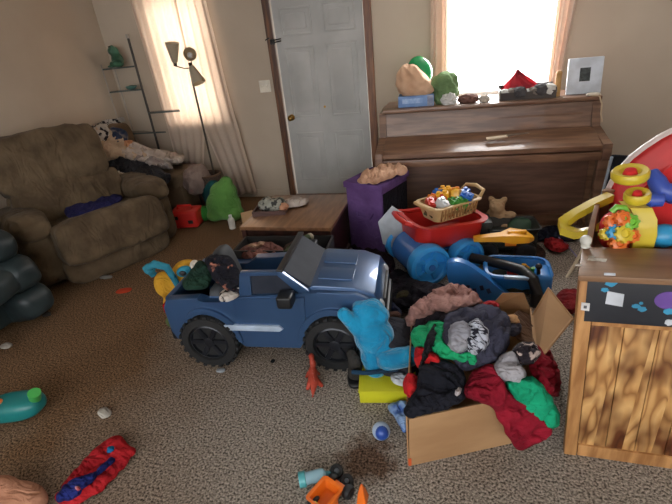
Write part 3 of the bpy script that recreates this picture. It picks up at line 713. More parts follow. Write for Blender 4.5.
#PART4
# ================================================================== BLUE RIDE-ON CAR
M_car = mat('metallic blue', (56, 86, 126), (49, 79, 117), rough=.28, metal=.35, scale=3, coat=.6)
M_cdk = mat('car black plastic', (24, 25, 28), (19, 20, 23), rough=.45)
M_cgl = mat('tinted plastic', (46, 50, 60), (36, 40, 50), rough=.6, spec=.12)
M_chr = mat('silver blue trim', (186, 204, 226), rough=.3, metal=.2)
car = thing('toy_car', 'metallic blue ride-on toy jeep parked on the carpet, full of clothes', 'toy car', (-1.585, 1.655, 0), R(5.2))
def arc(cx, cz, r, a0, a1, n=12): return [(cx+r*math.cos(R(a0+(a1-a0)*i/n)), cz+r*math.sin(R(a0+(a1-a0)*i/n))) for i in range(n+1)]
RX, FX, WZ, WR = .285, .985, .15, .148
prof = [(.03, .15), (.0, .2), (-.005, .34), (.03, .385), (.27, .395), (.31, .365), (.40, .365), (.45, .41), (.86, .42), (.92, .435), (1.09, .42), (1.165, .385), (1.195, .33), (1.195, .17), (1.165, .14)]
prof += arc(FX, WZ, .172, -2, 182) + [(.79, .11), (.48, .11)] + arc(RX, WZ, .172, -6, 184)
Wc = .5
for y0, y1 in ((0, .06), (Wc-.06, Wc)): MB().prism(prof, y0, y1, bev=.01).build('body_side', M_car, car)
hood = [(.85, .2), (.85, .44), (.9, .465), (1.08, .445), (1.165, .405), (1.195, .34), (1.195, .2)]
MB().prism(hood, .03, Wc-.03, bev=.02).build('hood', M_car, car)
for i, (y0, y1) in enumerate(((.1, .22), (.28, .4))):
    MB().prism([(.91, .46), (.91, .474), (1.07, .456), (1.07, .44)], y0, y1, bev=.004).build('hood_ridge', M_car, car)
MB().box((1.2, Wc/2, .2), (.03, Wc-.02, .1), bev=.012).build('front_bumper', M_cdk, car)
MB().box((1.197, Wc/2, .31), (.02, .3, .07), bev=.006).build('grille', M_cdk, car)
for y in (.06, Wc-.06): MB().sph((1.17, y, .33), (.035, .04, .035), n=10).build('headlight', mat('lamp lens', (200, 205, 210), rough=.1), car)
MB().box((.02, Wc/2, .27), (.05, Wc-.06, .23), bev=.02).build('tailgate', M_car, car)
MB().box((-.005, Wc/2, .17), (.04, Wc-.04, .07), bev=.012).build('rear_bumper', M_cdk, car)
MB().box((.0, .03, .33), (.03, .05, .05), bev=.008).build('tail_light', mat('lens red', (170, 30, 34), rough=.2), car)
MB().box((.44, Wc/2, .15), (.84, Wc-.1, .06)).build('cabin_floor', M_cdk, car)
MB().box((.82, Wc/2, .36), (.09, Wc-.12, .15), bev=.02).build('dashboard', M_cdk, car)
door = MB().prism([(.475, .135), (.785, .135), (.84, .24), (.855, .405), (.465, .398)], -.008, .02, bev=.006).build('car_door', M_car, car)
MB().prism([(.36, .225), (.385, .255), (.70, .255), (.72, .235), (.70, .222)], -.022, .0, bev=.006).build('side_step_trim', M_chr, car)
for cx in (RX, FX):
    for y0, y1 in ((-.016, .02), (Wc-.02, Wc+.016)):
        o_, i_ = arc(cx, WZ, .195, 0, 180, 16), arc(cx, WZ, .168, 180, 0, 16)
        MB().prism(o_+i_, y0, y1, bev=.004).build('wheel_arch', M_cdk if cx == -9 else M_car, car)
for y0, y1, nm in ((.006, .036, 'near'),):
    wf = MB()
    wf.prism([(.50, .39), (.575, .39), (.59, .575), (.535, .575)], y0, y1, bev=.004)
    wf.prism([(.535, .56), (.735, .565), (.75, .59), (.54, .59)], y0, y1, bev=.004)
    wf.prism([(.75, .59), (.715, .585), (.835, .41), (.885, .43)], y0, y1, bev=.004)
    w_ = wf.build('window_frame', M_car, car)
    MB().prism([(.56, .4), (.845, .41), (.72, .57), (.58, .57)], y0+.011, y0+.017).build('side_window', M_cgl, w_)
MB().prism([(.735, .585), (.75, .592), (.895, .44), (.875, .435)], .036, Wc-.036).build('windshield', M_cgl, car)
MB().box((.744, Wc/2, .592), (.035, Wc-.02, .022), bev=.008).build('windshield_header', M_cdk, car)
for s, y in ((-1, -.05), (1, Wc+.05)):
    mr_ = MB().box((.775, y, .43), (.075, .09, .075), bev=.014, seg=3).cyl((.79, y*.3+(.35 if s > 0 else 0), .42), (.78, y, .425), .012).build('side_mirror', M_cdk, car)
for ob_ in car.children_recursive:
    for v in ob_.data.vertices: v.co.z = v.co.z*1.12 if v.co.z < .42 else .4704+(v.co.z-.42)*.74; v.co.x = (.06+v.co.x*.79 if v.co.x < .285 else v.co.x*1.02-.0057)+max(0, v.co.x-.985)*.2
WZ *= 1.12; WR = .168
M_tire = mat('tire rubber', (28, 29, 31), (22, 23, 25), rough=.6, bump=.2, bscale=60)
M_rim = mat('wheel dark grey', (40, 43, 50), (32, 34, 40), rough=.3, metal=.4)
def wheel_at(cx, y, s):
    M = Matrix.Translation((cx, y, WZ)) @ Matrix.Rotation(R(90)*s, 4, 'X')
    t = MB().lathe([(.11, -.05), (.156, -.05), (WR, -.03), (WR, .03), (.156, .05), (.118, .052), (.11, .03)], n=36, M=M)
    for k in range(22):
        a = k*2*math.pi/22
        for zz, tw in ((-.03, .25), (.03, -.25)):
            t.box(M @ Vector((math.cos(a+zz*2)*.167, math.sin(a+zz*2)*.167, zz)), (.014, .022, .04), rot=(M @ Matrix.Rotation(a+zz*2, 4, 'Z')).to_euler(), bev=.003)
    to = t.build('wheel', M_tire, car)
    r_ = MB().lathe([(.002, .0), (.112, .0), (.112, .04), (.103, .045), (.097, .02), (.03, .016), (.03, .046), (.02, .05), (.002, .05)], M=M)
    for k in range(6):
        a = k*math.pi/3
        r_.box(M @ Vector((math.cos(a)*.065, math.sin(a)*.065, .032)), (.085, .03, .022), rot=(M @ Matrix.Rotation(a, 4, 'Z')).to_euler(), bev=.006)
    r_.build('rim', M_rim, to)
for cx in (RX, FX+.014): wheel_at(cx, .02, 1); wheel_at(cx, Wc-.02, -1)
M_seat = mat('seat grey', (66, 68, 72), (56, 58, 62), rough=.7)
for y in (.14, .35):
    MB().soft((.48, y, .25), (.3, .17, .14), k=4).build('seat', M_seat, car)
    MB().soft((.32 if y > .2 else .36, y, .4 if y > .2 else .33), (.09, .17, .36 if y > .2 else .26), rot=(0, R(-12), 0), k=4).build('seat_back', M_seat, car)
# clothes in the car bed
def S_car(x, y):
    return .44+.08*math.exp(-((x+1.3)**2+(y-1.95)**2)/.03)
def S_rear(x, y): return .43 if -1.58 < x < -.9 else (.37 if x < -1.58 else .4)
CC = lambda n, p, m, lab, **k: cloth(n, p, S_car, m, lab, **{**dict(cat='clothes', off=.02, amp=.03, freq=11, step=2.2, group='clothes in the toy car'), **k})
CC('green_jacket', [(186, 276), (198, 262), (210, 264), (214, 278), (206, 290), (186, 290), (180, 284)], fabric('forest green', (34, 60, 48), (26, 46, 38), scale=8), 'forest green jacket hanging over the rear of the blue toy car', off=.03)
M_flo = fabric('black floral', (28, 28, 36), (168, 110, 92), scale=13, lo=.34, hi=.4)
CC('floral_top', [(202, 260), (214, 253), (228, 256), (238, 268), (243, 284), (234, 296), (222, 288), (210, 276)], M_flo, 'black floral top heaped in the rear of the toy car', off=.06)
CC('white_trim_shirt', [(222, 292), (232, 287), (242, 288), (243, 297), (228, 303), (218, 303)], fabric('black and white scraps', (196, 188, 180), (40, 36, 42), scale=15, lo=.45, hi=.5), 'black and white shirt spilling over the near side of the toy car', off=.03)
P = aty(222, 251, 2.1)
tri_ = thing('white_paper_cone', 'white folded paper point sticking up behind the toy car seat', 'paper', (P.x, 2.1, P.z-.06))
MB().loft([[(-.03, 0, -.05), (.045, 0, -.05), (.045, .02, -.05), (-.03, .02, -.05)], [(0, 0, .085), (.006, 0, .085), (.006, .008, .085), (0, .008, .085)]]).build('folded_sheet', mat('paper white', (212, 206, 200)), tri_)

# ================================================================== YELLOW PLUSH BAG BEHIND THE CAR
by = thing('plush_backpack', 'yellow and teal plush toy bag standing behind the blue car', 'toy bag', (-1.76, 2.06, 0), R(15))
M_yel = fabric('plush yellow', (206, 156, 52), (186, 134, 40), scale=7)
M_tea = fabric('plush teal', (56, 132, 152), (44, 112, 134), scale=7)
blob('body', [((0, 0, .13), (.1, .1, .13)), ((.03, .03, .26), (.1, .1, .12)), ((.1, .04, .34), (.1, .08, .09)), ((-.05, -.02, .3), (.06, .07, .09))], M_yel, by, voxel=.013)
blob('foot', [((-.02, -.07, .05), (.07, .06, .05)), ((.03, -.06, .12), (.04, .04, .08))], fabric('olive', (100, 112, 72), (80, 92, 58)), by, voxel=.01)
MB().tube([(-.09, -.03, .38), (-.11, -.05, .44), (-.05, -.06, .47), (.02, -.06, .44), (.05, -.07, .36), (.06, -.07, .3)], [.022, .026, .026, .024, .02, .018], n=12).sph((-.1, -.04, .43), .036, n=10).build('handle', M_tea, by)
MB().sph((.12, -.06, .4), (.05, .03, .035), rot=(0, R(-20), 0), n=10).build('teal_eye', M_tea, by)
MB().sph((.12, -.085, .4), (.024, .012, .018), n=8).build('pupil', M_cdk, by)
MB().sph((.18, -.02, .41), (.03, .04, .04), n=8).build('white_trim', fabric('plush white', (215, 205, 190)), by)

# ================================================================== RED WAGON
Pw1 = atz(429, 265, .15)
wg = thing('toy_wagon', 'red plastic toy wagon with fat bright blue wheels before the piano', 'toy wagon', (Pw1.x, Pw1.y, 0), R(30))
M_wb = plastic('wheel blue', (58, 165, 240), .35)
M_wb2 = plastic('barrel blue', (62, 124, 206), .25, .3)
def fat_wheel(x, y, r, wd, nm='wheel'):
    M = Matrix.Translation((x, y, r)) @ Matrix.Rotation(R(90), 4, 'X')
    o = MB().lathe([(.002, -wd), (r*.86, -wd), (r*.97, -wd+.012), (r, -wd+.03), (r, -.03), (r*.97, -.008), (r*.8, 0), (r*.72, -.018), (r*.4, -.026), (r*.34, .0), (r*.2, .004), (.002, .004)], n=40, M=M)
    for k in range(5):
        a = k*2*math.pi/5
        o.box(M @ Vector((math.cos(a)*r*.55, math.sin(a)*r*.55, -.014)), (r*.34, .03, .02), rot=(M @ Matrix.Rotation(a, 4, 'Z')).to_euler(), bev=.006)
    q = o.build(nm, M_wb, wg)
    MB().cyl((x, y-.004, r), (x, y-.014, r), r*.15).build('hub_cap', M_wb2, q)
fat_wheel(0, -.04, .15, .1); fat_wheel(.31, .0, .13, .1); fat_wheel(.0, .41, .145, .08); fat_wheel(.31, .5, .13, .1)
Mx = Matrix.Translation((0, .1, .15)) @ Matrix.Rotation(R(90), 4, 'X')
MB().cyl((0, .05, .15), (0, .34, .15), .135, n=32).build('barrel', M_wb2, wg)
def rrect(cx, cy, hx, hy, r, z, n=6):
    out = []
    for sx, sy, a0 in ((1, 1, 0), (-1, 1, 90), (-1, -1, 180), (1, -1, 270)):
        for i in range(n+1):
            a = R(a0+90*i/n); out.append(Vector((cx+sx*(hx-r)+r*math.cos(a), cy+sy*(hy-r)+r*math.sin(a), z)))
    return out
def tub(mb, cx, cy, levels, wall=.014, floor_z=None):
    rings = [rrect(cx, cy, hx, hy, r, z) for hx, hy, r, z in levels]
    inner = [rrect(cx, cy, hx-wall, hy-wall, max(r-wall, .005), z) for hx, hy, r, z in reversed(levels)]
    inner[-1] = [Vector((p.x, p.y, levels[0][3]+wall)) for p in inner[-1]]
    mb.loft(rings+inner); return mb
t_ = MB(); tub(t_, .22, .25, [(.2, .14, .06, .2), (.25, .18, .08, .24), (.265, .2, .09, .36), (.285, .22, .1, .365), (.29, .225, .1, .38), (.265, .2, .09, .382)])
for v in t_.b.verts:
    if v.co.z > .35: v.co.z += .045*max(0, (.09-v.co.x)/.15) if v.co.x < .09 else 0
t_.build('tub', plastic('wagon red', (206, 44, 36), .35), wg)
MB().tube([(-.03, .12, .4), (-.1, .14, .43), (-.12, .25, .44), (-.1, .36, .43), (-.03, .38, .4)], .018, n=12).build('handle', MATS['wagon red'], wg)
MB().box((.19, .24, .18), (.4, .2, .05), bev=.01).build('chassis', M_wb2, wg)
# things inside the wagon, on its floor, then the basket across its rim
def wp(x, y, z): return frame((Pw1.x, Pw1.y, 0), R(30)) @ Vector((x, y, z))
bk = thing('toy_basket', 'beige plastic basket of bright blocks resting across the red wagon', 'basket', tuple(wp(.28, .25, .388)), R(40))
M_bei = plastic('basket beige', (202, 168, 116), .5)
bb = MB(); tub(bb, 0, 0, [(.17, .1, .05, 0), (.2, .125, .055, .1), (.215, .14, .06, .104), (.215, .14, .06, .115), (.2, .125, .055, .116)], wall=.01)
bb.build('basket_body', M_bei, bk)
rb_ = MB()
for i in range(12):
    x = -.15+.3*i/11
    rb_.box((x, -.118, .055), (.008, .012, .085), rot=(R(12), 0, 0), bev=.002)
rb_.box((0, -.112, .055), (.3, .008, .02)).build('side_ribs', mat('basket dark', (160, 122, 74)), bk)
MB().tube([(.2, -.1, .112), (.24, -.09, .15), (.25, 0, .165), (.24, .09, .15), (.2, .1, .112)], .014, n=10).build('end_handle', M_bei, bk)
MB().tube([(-.2, -.1, .112), (-.235, -.08, .12), (-.24, 0, .12), (-.235, .08, .12), (-.2, .1, .112)], .012, n=10).build('end_handle', M_bei, bk)
cols = {'blue': (40, 104, 196), 'yellow': (238, 178, 40), 'green': (70, 150, 60), 'red': (206, 52, 40), 'white': (214, 218, 222), 'orange': (236, 130, 36)}
Mbk = {k: plastic('block '+k, v, .35) for k, v in cols.items()}
bl = [('red', -.15, .0, .0), ('orange', -.1, .06, .0), ('white', -.1, -.07, .01), ('yellow', -.04, .0, .025), ('green', -.02, -.08, .0), ('blue', -.03, .075, .02), ('yellow', .05, -.02, .03), ('green', .04, -.07, .0), ('blue', .1, -.06, .02), ('orange', .08, .05, .015), ('blue', .14, .02, .01), ('yellow', .01, .06, .03), ('red', -.07, -.03, .01)]
pos_l = {0: 'at the far left end of the basket', 1: 'at the left back of the basket', 2: 'at the front left of the basket', 3: 'in the middle of the basket', 4: 'at the front rim of the basket, left of the other green one', 5: 'at the back rim of the basket', 6: 'right of the basket middle, on top', 7: 'at the front rim of the basket, right of the other green one', 8: 'at the front right of the basket', 9: 'at the back right of the basket', 10: 'at the far right end of the basket', 11: 'near the back of the basket middle', 12: 'left of the basket middle'}
fb = frame(tuple(wp(.28, .25, .388)), R(30))
MB_f = None
for i, (c, x, y, dz) in enumerate(bl):
    o = thing('toy_block', c+' toy block '+pos_l[i], 'toy block', tuple(fb @ Vector((x, y, .075+dz*1.4))), rot=(rs.uniform(-.5, .5), rs.uniform(-.5, .5), rs.uniform(0, 3)), group='bright blocks in the beige basket')
    o.scale = (1.2, 1.2, 1.2)
    MB().box((0, 0, .026), (.074, .05, .052), bev=.006).build('block_body', Mbk[c], o)
    st = MB()
    for a in (-.018, .018): st.cyl((a, 0, .05), (a, 0, .064), .013, n=12)
    st.build('studs', Mbk[c], o)
o = MB().soft((0, 0, .05), (.36, .22, .1), k=3, amp=.02, freq=12, seed=4).build('block_bag', fabric('basket liner', (70, 80, 60), (160, 90, 50), scale=12)); o.parent = bk; o.location = (0, 0, .005)

# ================================================================== BLUE RIDE-ON BOAT
bo_l = atz(500, 300, 0)
bt = thing('ride_on_boat', 'blue plastic rocking boat toy with raised bow behind the clothes box', 'ride-on toy', (bo_l.x, bo_l.y+.0, 0), R(-2))
def BL(px, py, y): return aty(px, py, y)-Vector((bo_l.x, bo_l.y, 0))
M_bb = plastic('boat blue', (42, 128, 208), .35)
yb = bo_l.y
A_ = [BL(445, 264, yb), BL(452, 259, yb), BL(466, 262, yb), BL(482, 272, yb), BL(500, 287, yb), BL(512, 296, yb), BL(516, 302, yb), BL(512, 318, yb), BL(470, 318, yb), BL(458, 302, yb), BL(449, 282, yb)]
poly = chaikin([(p.x, p.z) for p in A_], 2)
MB().prism(poly, -.03, .03, bev=.012).build('bow_panel', M_bb, bt)
x0, x1 = BL(462, 285, yb).x, BL(512, 285, yb).x
h0 = MB(); tub(h0, .1, .17, [(.15, .1, .07, .02), (.185, .13, .08, .08), (.2, .15, .09, .15), (.21, .16, .09, .155), (.2, .15, .08, .165)], wall=.018)
h0.build('hull', M_bb, bt)
q0, q1 = BL(503, 291, yb), BL(531, 285, yb+.02)
MB().box(((q0.x+q1.x)/2, .008, .168), (q1.x-q0.x, .03, .02), bev=.006).build('pale_rim_strip', plastic('pale blue', (150, 182, 214)), bt)
st = [BL(470, 258, yb+.3), BL(486, 261, yb+.24), BL(504, 265, yb+.16), BL(522, 270, yb+.08), BL(533, 279, yb+.01), BL(537, 293, yb-.03), BL(535, 310, yb-.04)]
MB().tube(st, .034, n=12).build('black_bumper', M_cdk, bt)
e0 = BL(545, 276, yb+.05)
MB().box((e0.x-.01, .1, e0.z*.5+.02), (.1, .18, e0.z), bev=.03, seg=3).build('stern_block', M_bb, bt)
MB().cyl((e0.x-.04, .05, e0.z), (e0.x-.045, .05, e0.z+.06), .012).sph((e0.x-.045, .05, e0.z+.07), .02, n=8).build('black_knob', M_cdk, bt)
dec = MB()
for i in range(6):
    a = BL(454+i*7, 289+(i % 2)*3, yb-.04); dec.box((a.x, -.0315, a.z), (.022, .003, .035), rot=(0, R(20-i*9), 0))
dec.build('dark_scribble_decal', mat('decal navy', (24, 44, 84)), bt)
tp = atz(516, 284, .16)
for i, (c, dx, dy) in enumerate((('red', -.04, .0), ('yellow', .03, .02), ('green', .08, -.02))):
    o = thing('toy_piece', c+' toy piece lying inside the blue boat toy', 'toy piece', (bo_l.x+.12+dx, bo_l.y+.15+dy, .1), R(30*i), group=None)
    MB().box((0, 0, .03), (.07, .05, .06), bev=.012).cyl((0, 0, .06), (0, 0, .075), .016).build('piece_body', Mbk[c], o)
o = MB().soft((.1, .17, .06), (.3, .22, .09), k=3, amp=.02, freq=10).build('cushion', fabric('boat liner', (60, 64, 54))); o.parent = bt

# ================================================================== CLUTTER BEFORE THE PIANO
Q = atz(505, 262, 0)
dt = thing('black_toy_truck', 'dark toy dump truck on the floor behind the blue boat', 'toy truck', (Q.x, Q.y+.12, 0), R(6))
M_dgn = mat('dark green plastic', (38, 44, 40), (30, 34, 32), rough=.5)
MB().box((0, 0, .14), (.42, .2, .1), bev=.015).build('chassis', M_dgn, dt)
tk = MB(); tub(tk, .04, 0, [(.15, .1, .03, .19), (.18, .13, .04, .26), (.185, .135, .04, .265)], wall=.012); tk.build('dump_bed', M_dgn, dt)
MB().box((-.17, 0, .25), (.12, .19, .13), bev=.02).build('cab', M_dgn, dt)
for x in (-.14, .12):
    for y in (-.11, .11):
        MB().lathe([(.002, -.03), (.07, -.03), (.08, -.015), (.08, .015), (.07, .03), (.03, .03), (.002, .02)], M=Matrix.Translation((x, y, .08)) @ Matrix.Rotation(R(90), 4, 'X')).build('wheel', M_tire, dt)
MB().box((.02, -.105, .15), (.08, .012, .05), bev=.004).build('orange_plate', Mbk['orange'], dt)
zt_ = .262
Y_ = atz(504, 238, .285)
ys = thing('yellow_scoop', 'amber yellow toy shovel scoop lying across the dark toy truck', 'toy scoop', (Y_.x, Y_.y, .27), R(6))
MB().loft([[(-.2, -.02, .0), (-.2, .02, .0), (-.2, .02, .03), (-.2, -.02, .03)], [(-.02, -.035, -.0), (-.02, .035, 0), (-.02, .035, .045), (-.02, -.035, .045)], [(.05, -.07, 0), (.05, .07, 0), (.05, .07, .06), (.05, -.07, .06)], [(.15, -.06, .0), (.15, .06, .0), (.15, .06, .045), (.15, -.06, .045)], [(.19, -.02, .0), (.19, .02, .0), (.19, .02, .02), (.19, -.02, .02)]]).build('blade', plastic('amber', (236, 170, 28), .4), ys)
MB().box((.08, 0, .06), (.12, .03, .02), bev=.006).build('ridge', MATS['amber'], ys)
Q = aty(497, 210, 3.34)
tn = thing('tan_plush', 'small tan stuffed animal slumped behind the basket against the piano', 'plush toy', (Q.x, 3.34, 0), R(-10))
dz = max(.06, Q.z-.12)
blob('body', [((0, 0, dz+.05), (.09, .07, .1)), ((.0, -.02, dz+.16), (.06, .06, .055)), ((-.05, 0, dz+.21), .025), ((.05, 0, dz+.21), .025), ((.1, -.03, dz+.1), (.05, .03, .03)), ((-.09, -.04, dz+.02), (.05, .05, .04)), ((.07, -.06, dz), (.05, .05, .04)), ((0, 0, dz*.5), (.1, .09, dz*.52))], fabric('tan plush fur', (176, 146, 112), (150, 122, 92), scale=10), tn, voxel=.011)
Q = aty(516, 216, 3.25)
gb = thing('green_ball', 'dark green ball resting among the toys near the piano', 'ball', (Q.x+.04, 3.28, 0))
MB().sph((0, 0, .13), .13).build('ball_skin', plastic('bottle green', (36, 74, 54), .6), gb)
Q = aty(478, 222, 3.05)
tw = thing('loose_tyre', 'loose black toy wheel with tan hub leaning behind the basket', 'toy wheel', (Q.x+.04, 3.14, 0), R(10))
M = Matrix.Translation((0, 0, .12)) @ Matrix.Rotation(R(78), 4, 'X')
MB().lathe([(.05, -.04), (.1, -.045), (.12, -.03), (.12, .03), (.1, .045), (.05, .04)], M=M).build('tire', M_tire, tw)
MB().lathe([(.002, -.03), (.05, -.03), (.05, .035), (.03, .045), (.002, .045)], M=M).build('hub', mat('hub tan', (146, 130, 92)), tw)
def S0(x, y): return .0
cloth('red_cloth', [(543, 240), (556, 238), (568, 243), (572, 250), (556, 254), (544, 250)], S0, fabric('deep red', (160, 40, 44), (132, 30, 36), scale=9), 'deep red cloth dropped on the floor right of the toy truck', cat='cloth', off=.05, amp=.06, freq=8, step=2.2)
cloth('navy_cloth', [(525, 232), (548, 226), (572, 230), (584, 238), (570, 243), (548, 240), (530, 244)], S0, fabric('dark navy', (38, 42, 58), (28, 30, 44), scale=9), 'dark navy cloth on the floor in front of the piano leg', cat='cloth', off=.04, amp=.06, freq=8, step=2.4)
cloth('brown_cloth', [(520, 250), (536, 244), (545, 252), (545, 262), (530, 264)], S0, fabric('dark umber', (64, 50, 44), (50, 38, 34)), 'dark umber cloth on the carpet beside the dark toy truck', cat='cloth', off=.03, amp=.04, freq=8, step=2.4)
cloth('maroon_cloth', [(554, 296), (568, 288), (580, 292), (580, 312), (568, 318), (556, 312)], S0, fabric('maroon', (128, 36, 40), (100, 28, 32), scale=9), 'maroon cloth on the floor between the cardboard box and wooden chest', cat='cloth', off=.04, amp=.05, freq=8, step=2.4)
cd = MB().tube([atz(x, y, .015+.03*math.sin((x-540)*.08)**2) for x, y in ((538, 227), (548, 231), (557, 236), (565, 243), (573, 252), (578, 258))], .005, n=8).build('cord', mat('lilac cord', (130, 124, 160))); prop(cd, 'thin lilac cord curving over the navy cloth by the chest', 'cord')
bdp = aty(605, 200, 3.4)
bq = aty(601, 190, 3.34); bt_ = aty(611, 156, 3.34); bq.z = bt_.z
db = thing('dark_board', 'black upholstered board with pale edge leaning beside the piano end', 'board', (bq.x-.02, 3.34, 0), rot=(R(-5), R(5), R(-4)))
bh = bq.z
MB().box((.17, 0, bh/2), (.34, .05, bh), bev=.015).build('board_body', fabric('board black', (30, 32, 38), (24, 26, 30)), db)
MB().tube([(-.004, -.025, .02), (-.004, -.03, bh*.5), (-.002, -.025, bh-.01)], .009, n=8).build('pale_piping', mat('piping', (150, 165, 178)), db)
# dark clothes between the car, wagon and box, and a painted shade sheet
def S_heap(x, y):
    return max(0, .12*math.exp(-((x+.12)**2/.06+(y-2.4)**2/.05)), .0)
for nm, p, c, lab in (('black_jacket', [(385, 278), (400, 268), (420, 284), (446, 284), (450, 300), (425, 306), (400, 312), (388, 300)], (34, 32, 40), 'black jacket crumpled on the floor under the blue wagon wheel'),
                      ('olive_cloth', [(388, 292), (402, 284), (414, 290), (410, 302), (396, 306)], (66, 62, 44), 'olive cloth on the black jacket beside the toy car front'),
                      ('navy_trousers', [(366, 300), (380, 285), (396, 300), (404, 318), (388, 325)], (40, 46, 66), 'dark blue trousers beside the front bumper of the toy car'),
                      ('shade_sheet', [(338, 232), (350, 224), (376, 244), (398, 262), (390, 280), (384, 266), (372, 252), (346, 248)], (44, 28, 34), 'dark plum sheet painting the shade on the floor between the purple cube and the toy car')):  # added dark sheet, painted shade on the floor beside the table
    cloth(nm, p, S_heap, fabric('heap '+nm, c, tuple(v*.75 for v in c), scale=9), lab, cat='clothes', off=.03, amp=.05, freq=8, step=2.6)
#PART5
# ================================================================== CARDBOARD BOX OF CLOTHES
FL, FR_, BR, BLc = (-.155, 1.21), (.34, 1.43), (.385, 2.0), (-.2, 1.93)
QUAD = [FL, FR_, BR, BLc]; BH = .285
M_card = mat('cardboard', (176, 138, 98), (160, 122, 84), rough=.85, scale=2.5, stretch=(1, 1, 3))
cx0, cy0 = .1, 1.62
cbx = thing('cardboard_box', 'open sagging cardboard box overflowing with clothes on the carpet', 'box', (cx0, cy0, 0))
def wall_quad(a, b, z0, z1, t=.006, lean=0):
    a, b = Vector((a[0]-cx0, a[1]-cy0, 0)), Vector((b[0]-cx0, b[1]-cy0, 0)); d = (b-a).normalized(); nrm = Vector((d.y, -d.x, 0))
    mb = MB(); up = Vector((0, 0, 1))
    q = [a+up*z0, b+up*z0, b+up*z1+nrm*lean, a+up*z1+nrm*lean]
    mb.loft([q, [p+nrm*t for p in q]]); return mb
wall_quad(FL, FR_, .002, BH, lean=.015).build('front_wall', M_card, cbx)
wall_quad(FR_, BR, .002, BH).build('right_wall', M_card, cbx)
wall_quad(BR, BLc, .002, BH).build('back_wall', M_card, cbx)
wall_quad(BLc, FL, .002, BH).build('left_wall', M_card, cbx)
MB().prism([(x-cx0, y-cy0) for x, y in QUAD], .001, .007, axis='z').build('box_bottom', M_card, cbx)
def flap(ps, nm='flap', t=.006):
    v = [Vector(p)-Vector((cx0, cy0, 0)) for p in ps]; n = (v[1]-v[0]).cross(v[2]-v[0]).normalized()*t
    MB().loft([v, [p+n for p in v]]).build(nm, M_card, cbx)
r0 = Vector((FR_[0]+.01, FR_[1]+.14, BH)); r1 = Vector((BR[0], BR[1]-.06, BH))
flap([r0, r1, atz(548, 287, .43), atz(573, 318, .40)])
flap([Vector((BR[0]-.0, BR[1], BH)), Vector((BR[0]-.2, BR[1]-.02, BH)), atz(503, 293, .36), atz(524, 293, .37)])
MB().box((FL[0]-cx0+.005, FL[1]-cy0-.008, .03), (.012, .004, .04), rot=(0, 0, R(26))).build('orange_label', plastic('label orange', (222, 96, 44), .6), cbx)

def sdq(x, y):
    d = edist((x, y), QUAD)
    return d if inside((x, y), QUAD) else -d
def bump(x, y, cx, cy, rx, ry, h):
    d = ((x-cx)/rx)**2+((y-cy)/ry)**2
    return h*math.exp(-d*d*.7-d*.6)
def S_box(x, y):
    d = sdq(x, y)
    if d > 0: h = .285+.03*ss(0, .06, d)+.13*ss(.02, .26, d)
    else: h = .285*(1-ss(.012, .14, -d)) if x > .0 else .285*(1-ss(.012, .05, -d))
    return max(h, bump(x, y, -.26, 1.86, .2, .26, .2), bump(x, y, .02, 2.0, .25, .2, .32))
G = 'clothes heaped in the cardboard box'
CB = lambda n, p, m, lab, **k: cloth(n, p, S_box, m, lab, **{**dict(cat='clothes', off=.02, amp=.04, freq=8, step=2.0, group=G), **k})
F = fabric
CB('dark_shirt', [(408, 334), (424, 316), (448, 312), (462, 320), (440, 330), (418, 345)], F('plum black', (44, 38, 46), (34, 30, 36)), 'plum black shirt between the mauve top and the green shirt', off=.01)
CB('mauve_blouse', [(404, 323), (412, 310), (420, 300), (430, 290), (446, 286), (468, 286), (478, 296), (484, 306), (464, 310), (440, 313), (420, 320), (410, 328)], F('dusty pink', (164, 126, 118), (142, 104, 98), scale=7), 'dusty pink top at the back of the clothes heap', off=.05, amp=.05)
CB('red_strip', [(478, 306), (494, 301), (502, 308), (486, 312)], F('red knit', (176, 40, 46), (150, 32, 38)), 'narrow red cloth strip behind the navy sweatshirt', off=.05)
CB('shaded_wall_sheet', [(508, 318), (524, 308), (536, 330), (540, 346), (522, 344), (508, 334)], F('shadow brown', (92, 68, 50), (78, 56, 42)), 'dark brown sheet painting the shade inside the right box wall', off=-.02, amp=.02)  # added sheet, shade of the box interior put into its colour
CB('orange_cuff', [(502, 318), (510, 315), (518, 320), (518, 326), (508, 325)], F('apricot', (206, 158, 112)), 'small apricot cuff beside the navy sweatshirt', off=.04)
CB('grey_sock', [(505, 326), (516, 322), (522, 330), (516, 338), (506, 336)], F('slate', (74, 72, 84)), 'slate grey sock right of the navy sweatshirt', off=.03)
CB('red_shirt_right', [(526, 352), (538, 346), (550, 352), (557, 372), (559, 390), (552, 400), (538, 384), (528, 370)], F('crimson jersey', (152, 30, 46), (126, 22, 36), scale=7), 'crimson jersey hanging over the right edge of the box', off=.02)
CB('navy_sweatshirt', [(446, 318), (460, 309), (480, 305), (500, 310), (509, 322), (511, 338), (506, 352), (494, 362), (478, 368), (462, 372), (452, 360), (444, 340)], F('navy fleece', (64, 64, 80), (52, 52, 66), scale=6), 'dark slate navy sweatshirt on top of the heap', off=.06, amp=.045, freq=7)
CB('green_shirt', [(411, 338), (418, 328), (432, 322), (444, 322), (449, 332), (446, 344), (456, 352), (472, 352), (478, 360), (472, 370), (460, 366), (446, 359), (430, 352), (414, 348)], F('emerald', (34, 158, 104), (24, 128, 84), scale=7), 'emerald green shirt on the left front of the heap', off=.06, amp=.04)
CB('zebra_lining', [(466, 322), (478, 318), (488, 328), (490, 342), (482, 354), (470, 358), (462, 348), (464, 334)], F('zebra', (176, 180, 192), (34, 34, 44), scale=40, lo=.46, hi=.5, stretch=(1, 2.5, 1)), 'black and white striped cloth inside the navy sweatshirt', off=.11, amp=.03)
CB('grey_shirt', [(448, 330), (456, 322), (466, 322), (472, 334), (470, 348), (458, 356), (448, 350)], F('heather grey', (150, 150, 158), (130, 130, 140), scale=7), 'heather grey shirt between green and navy clothes', off=.115, amp=.025)
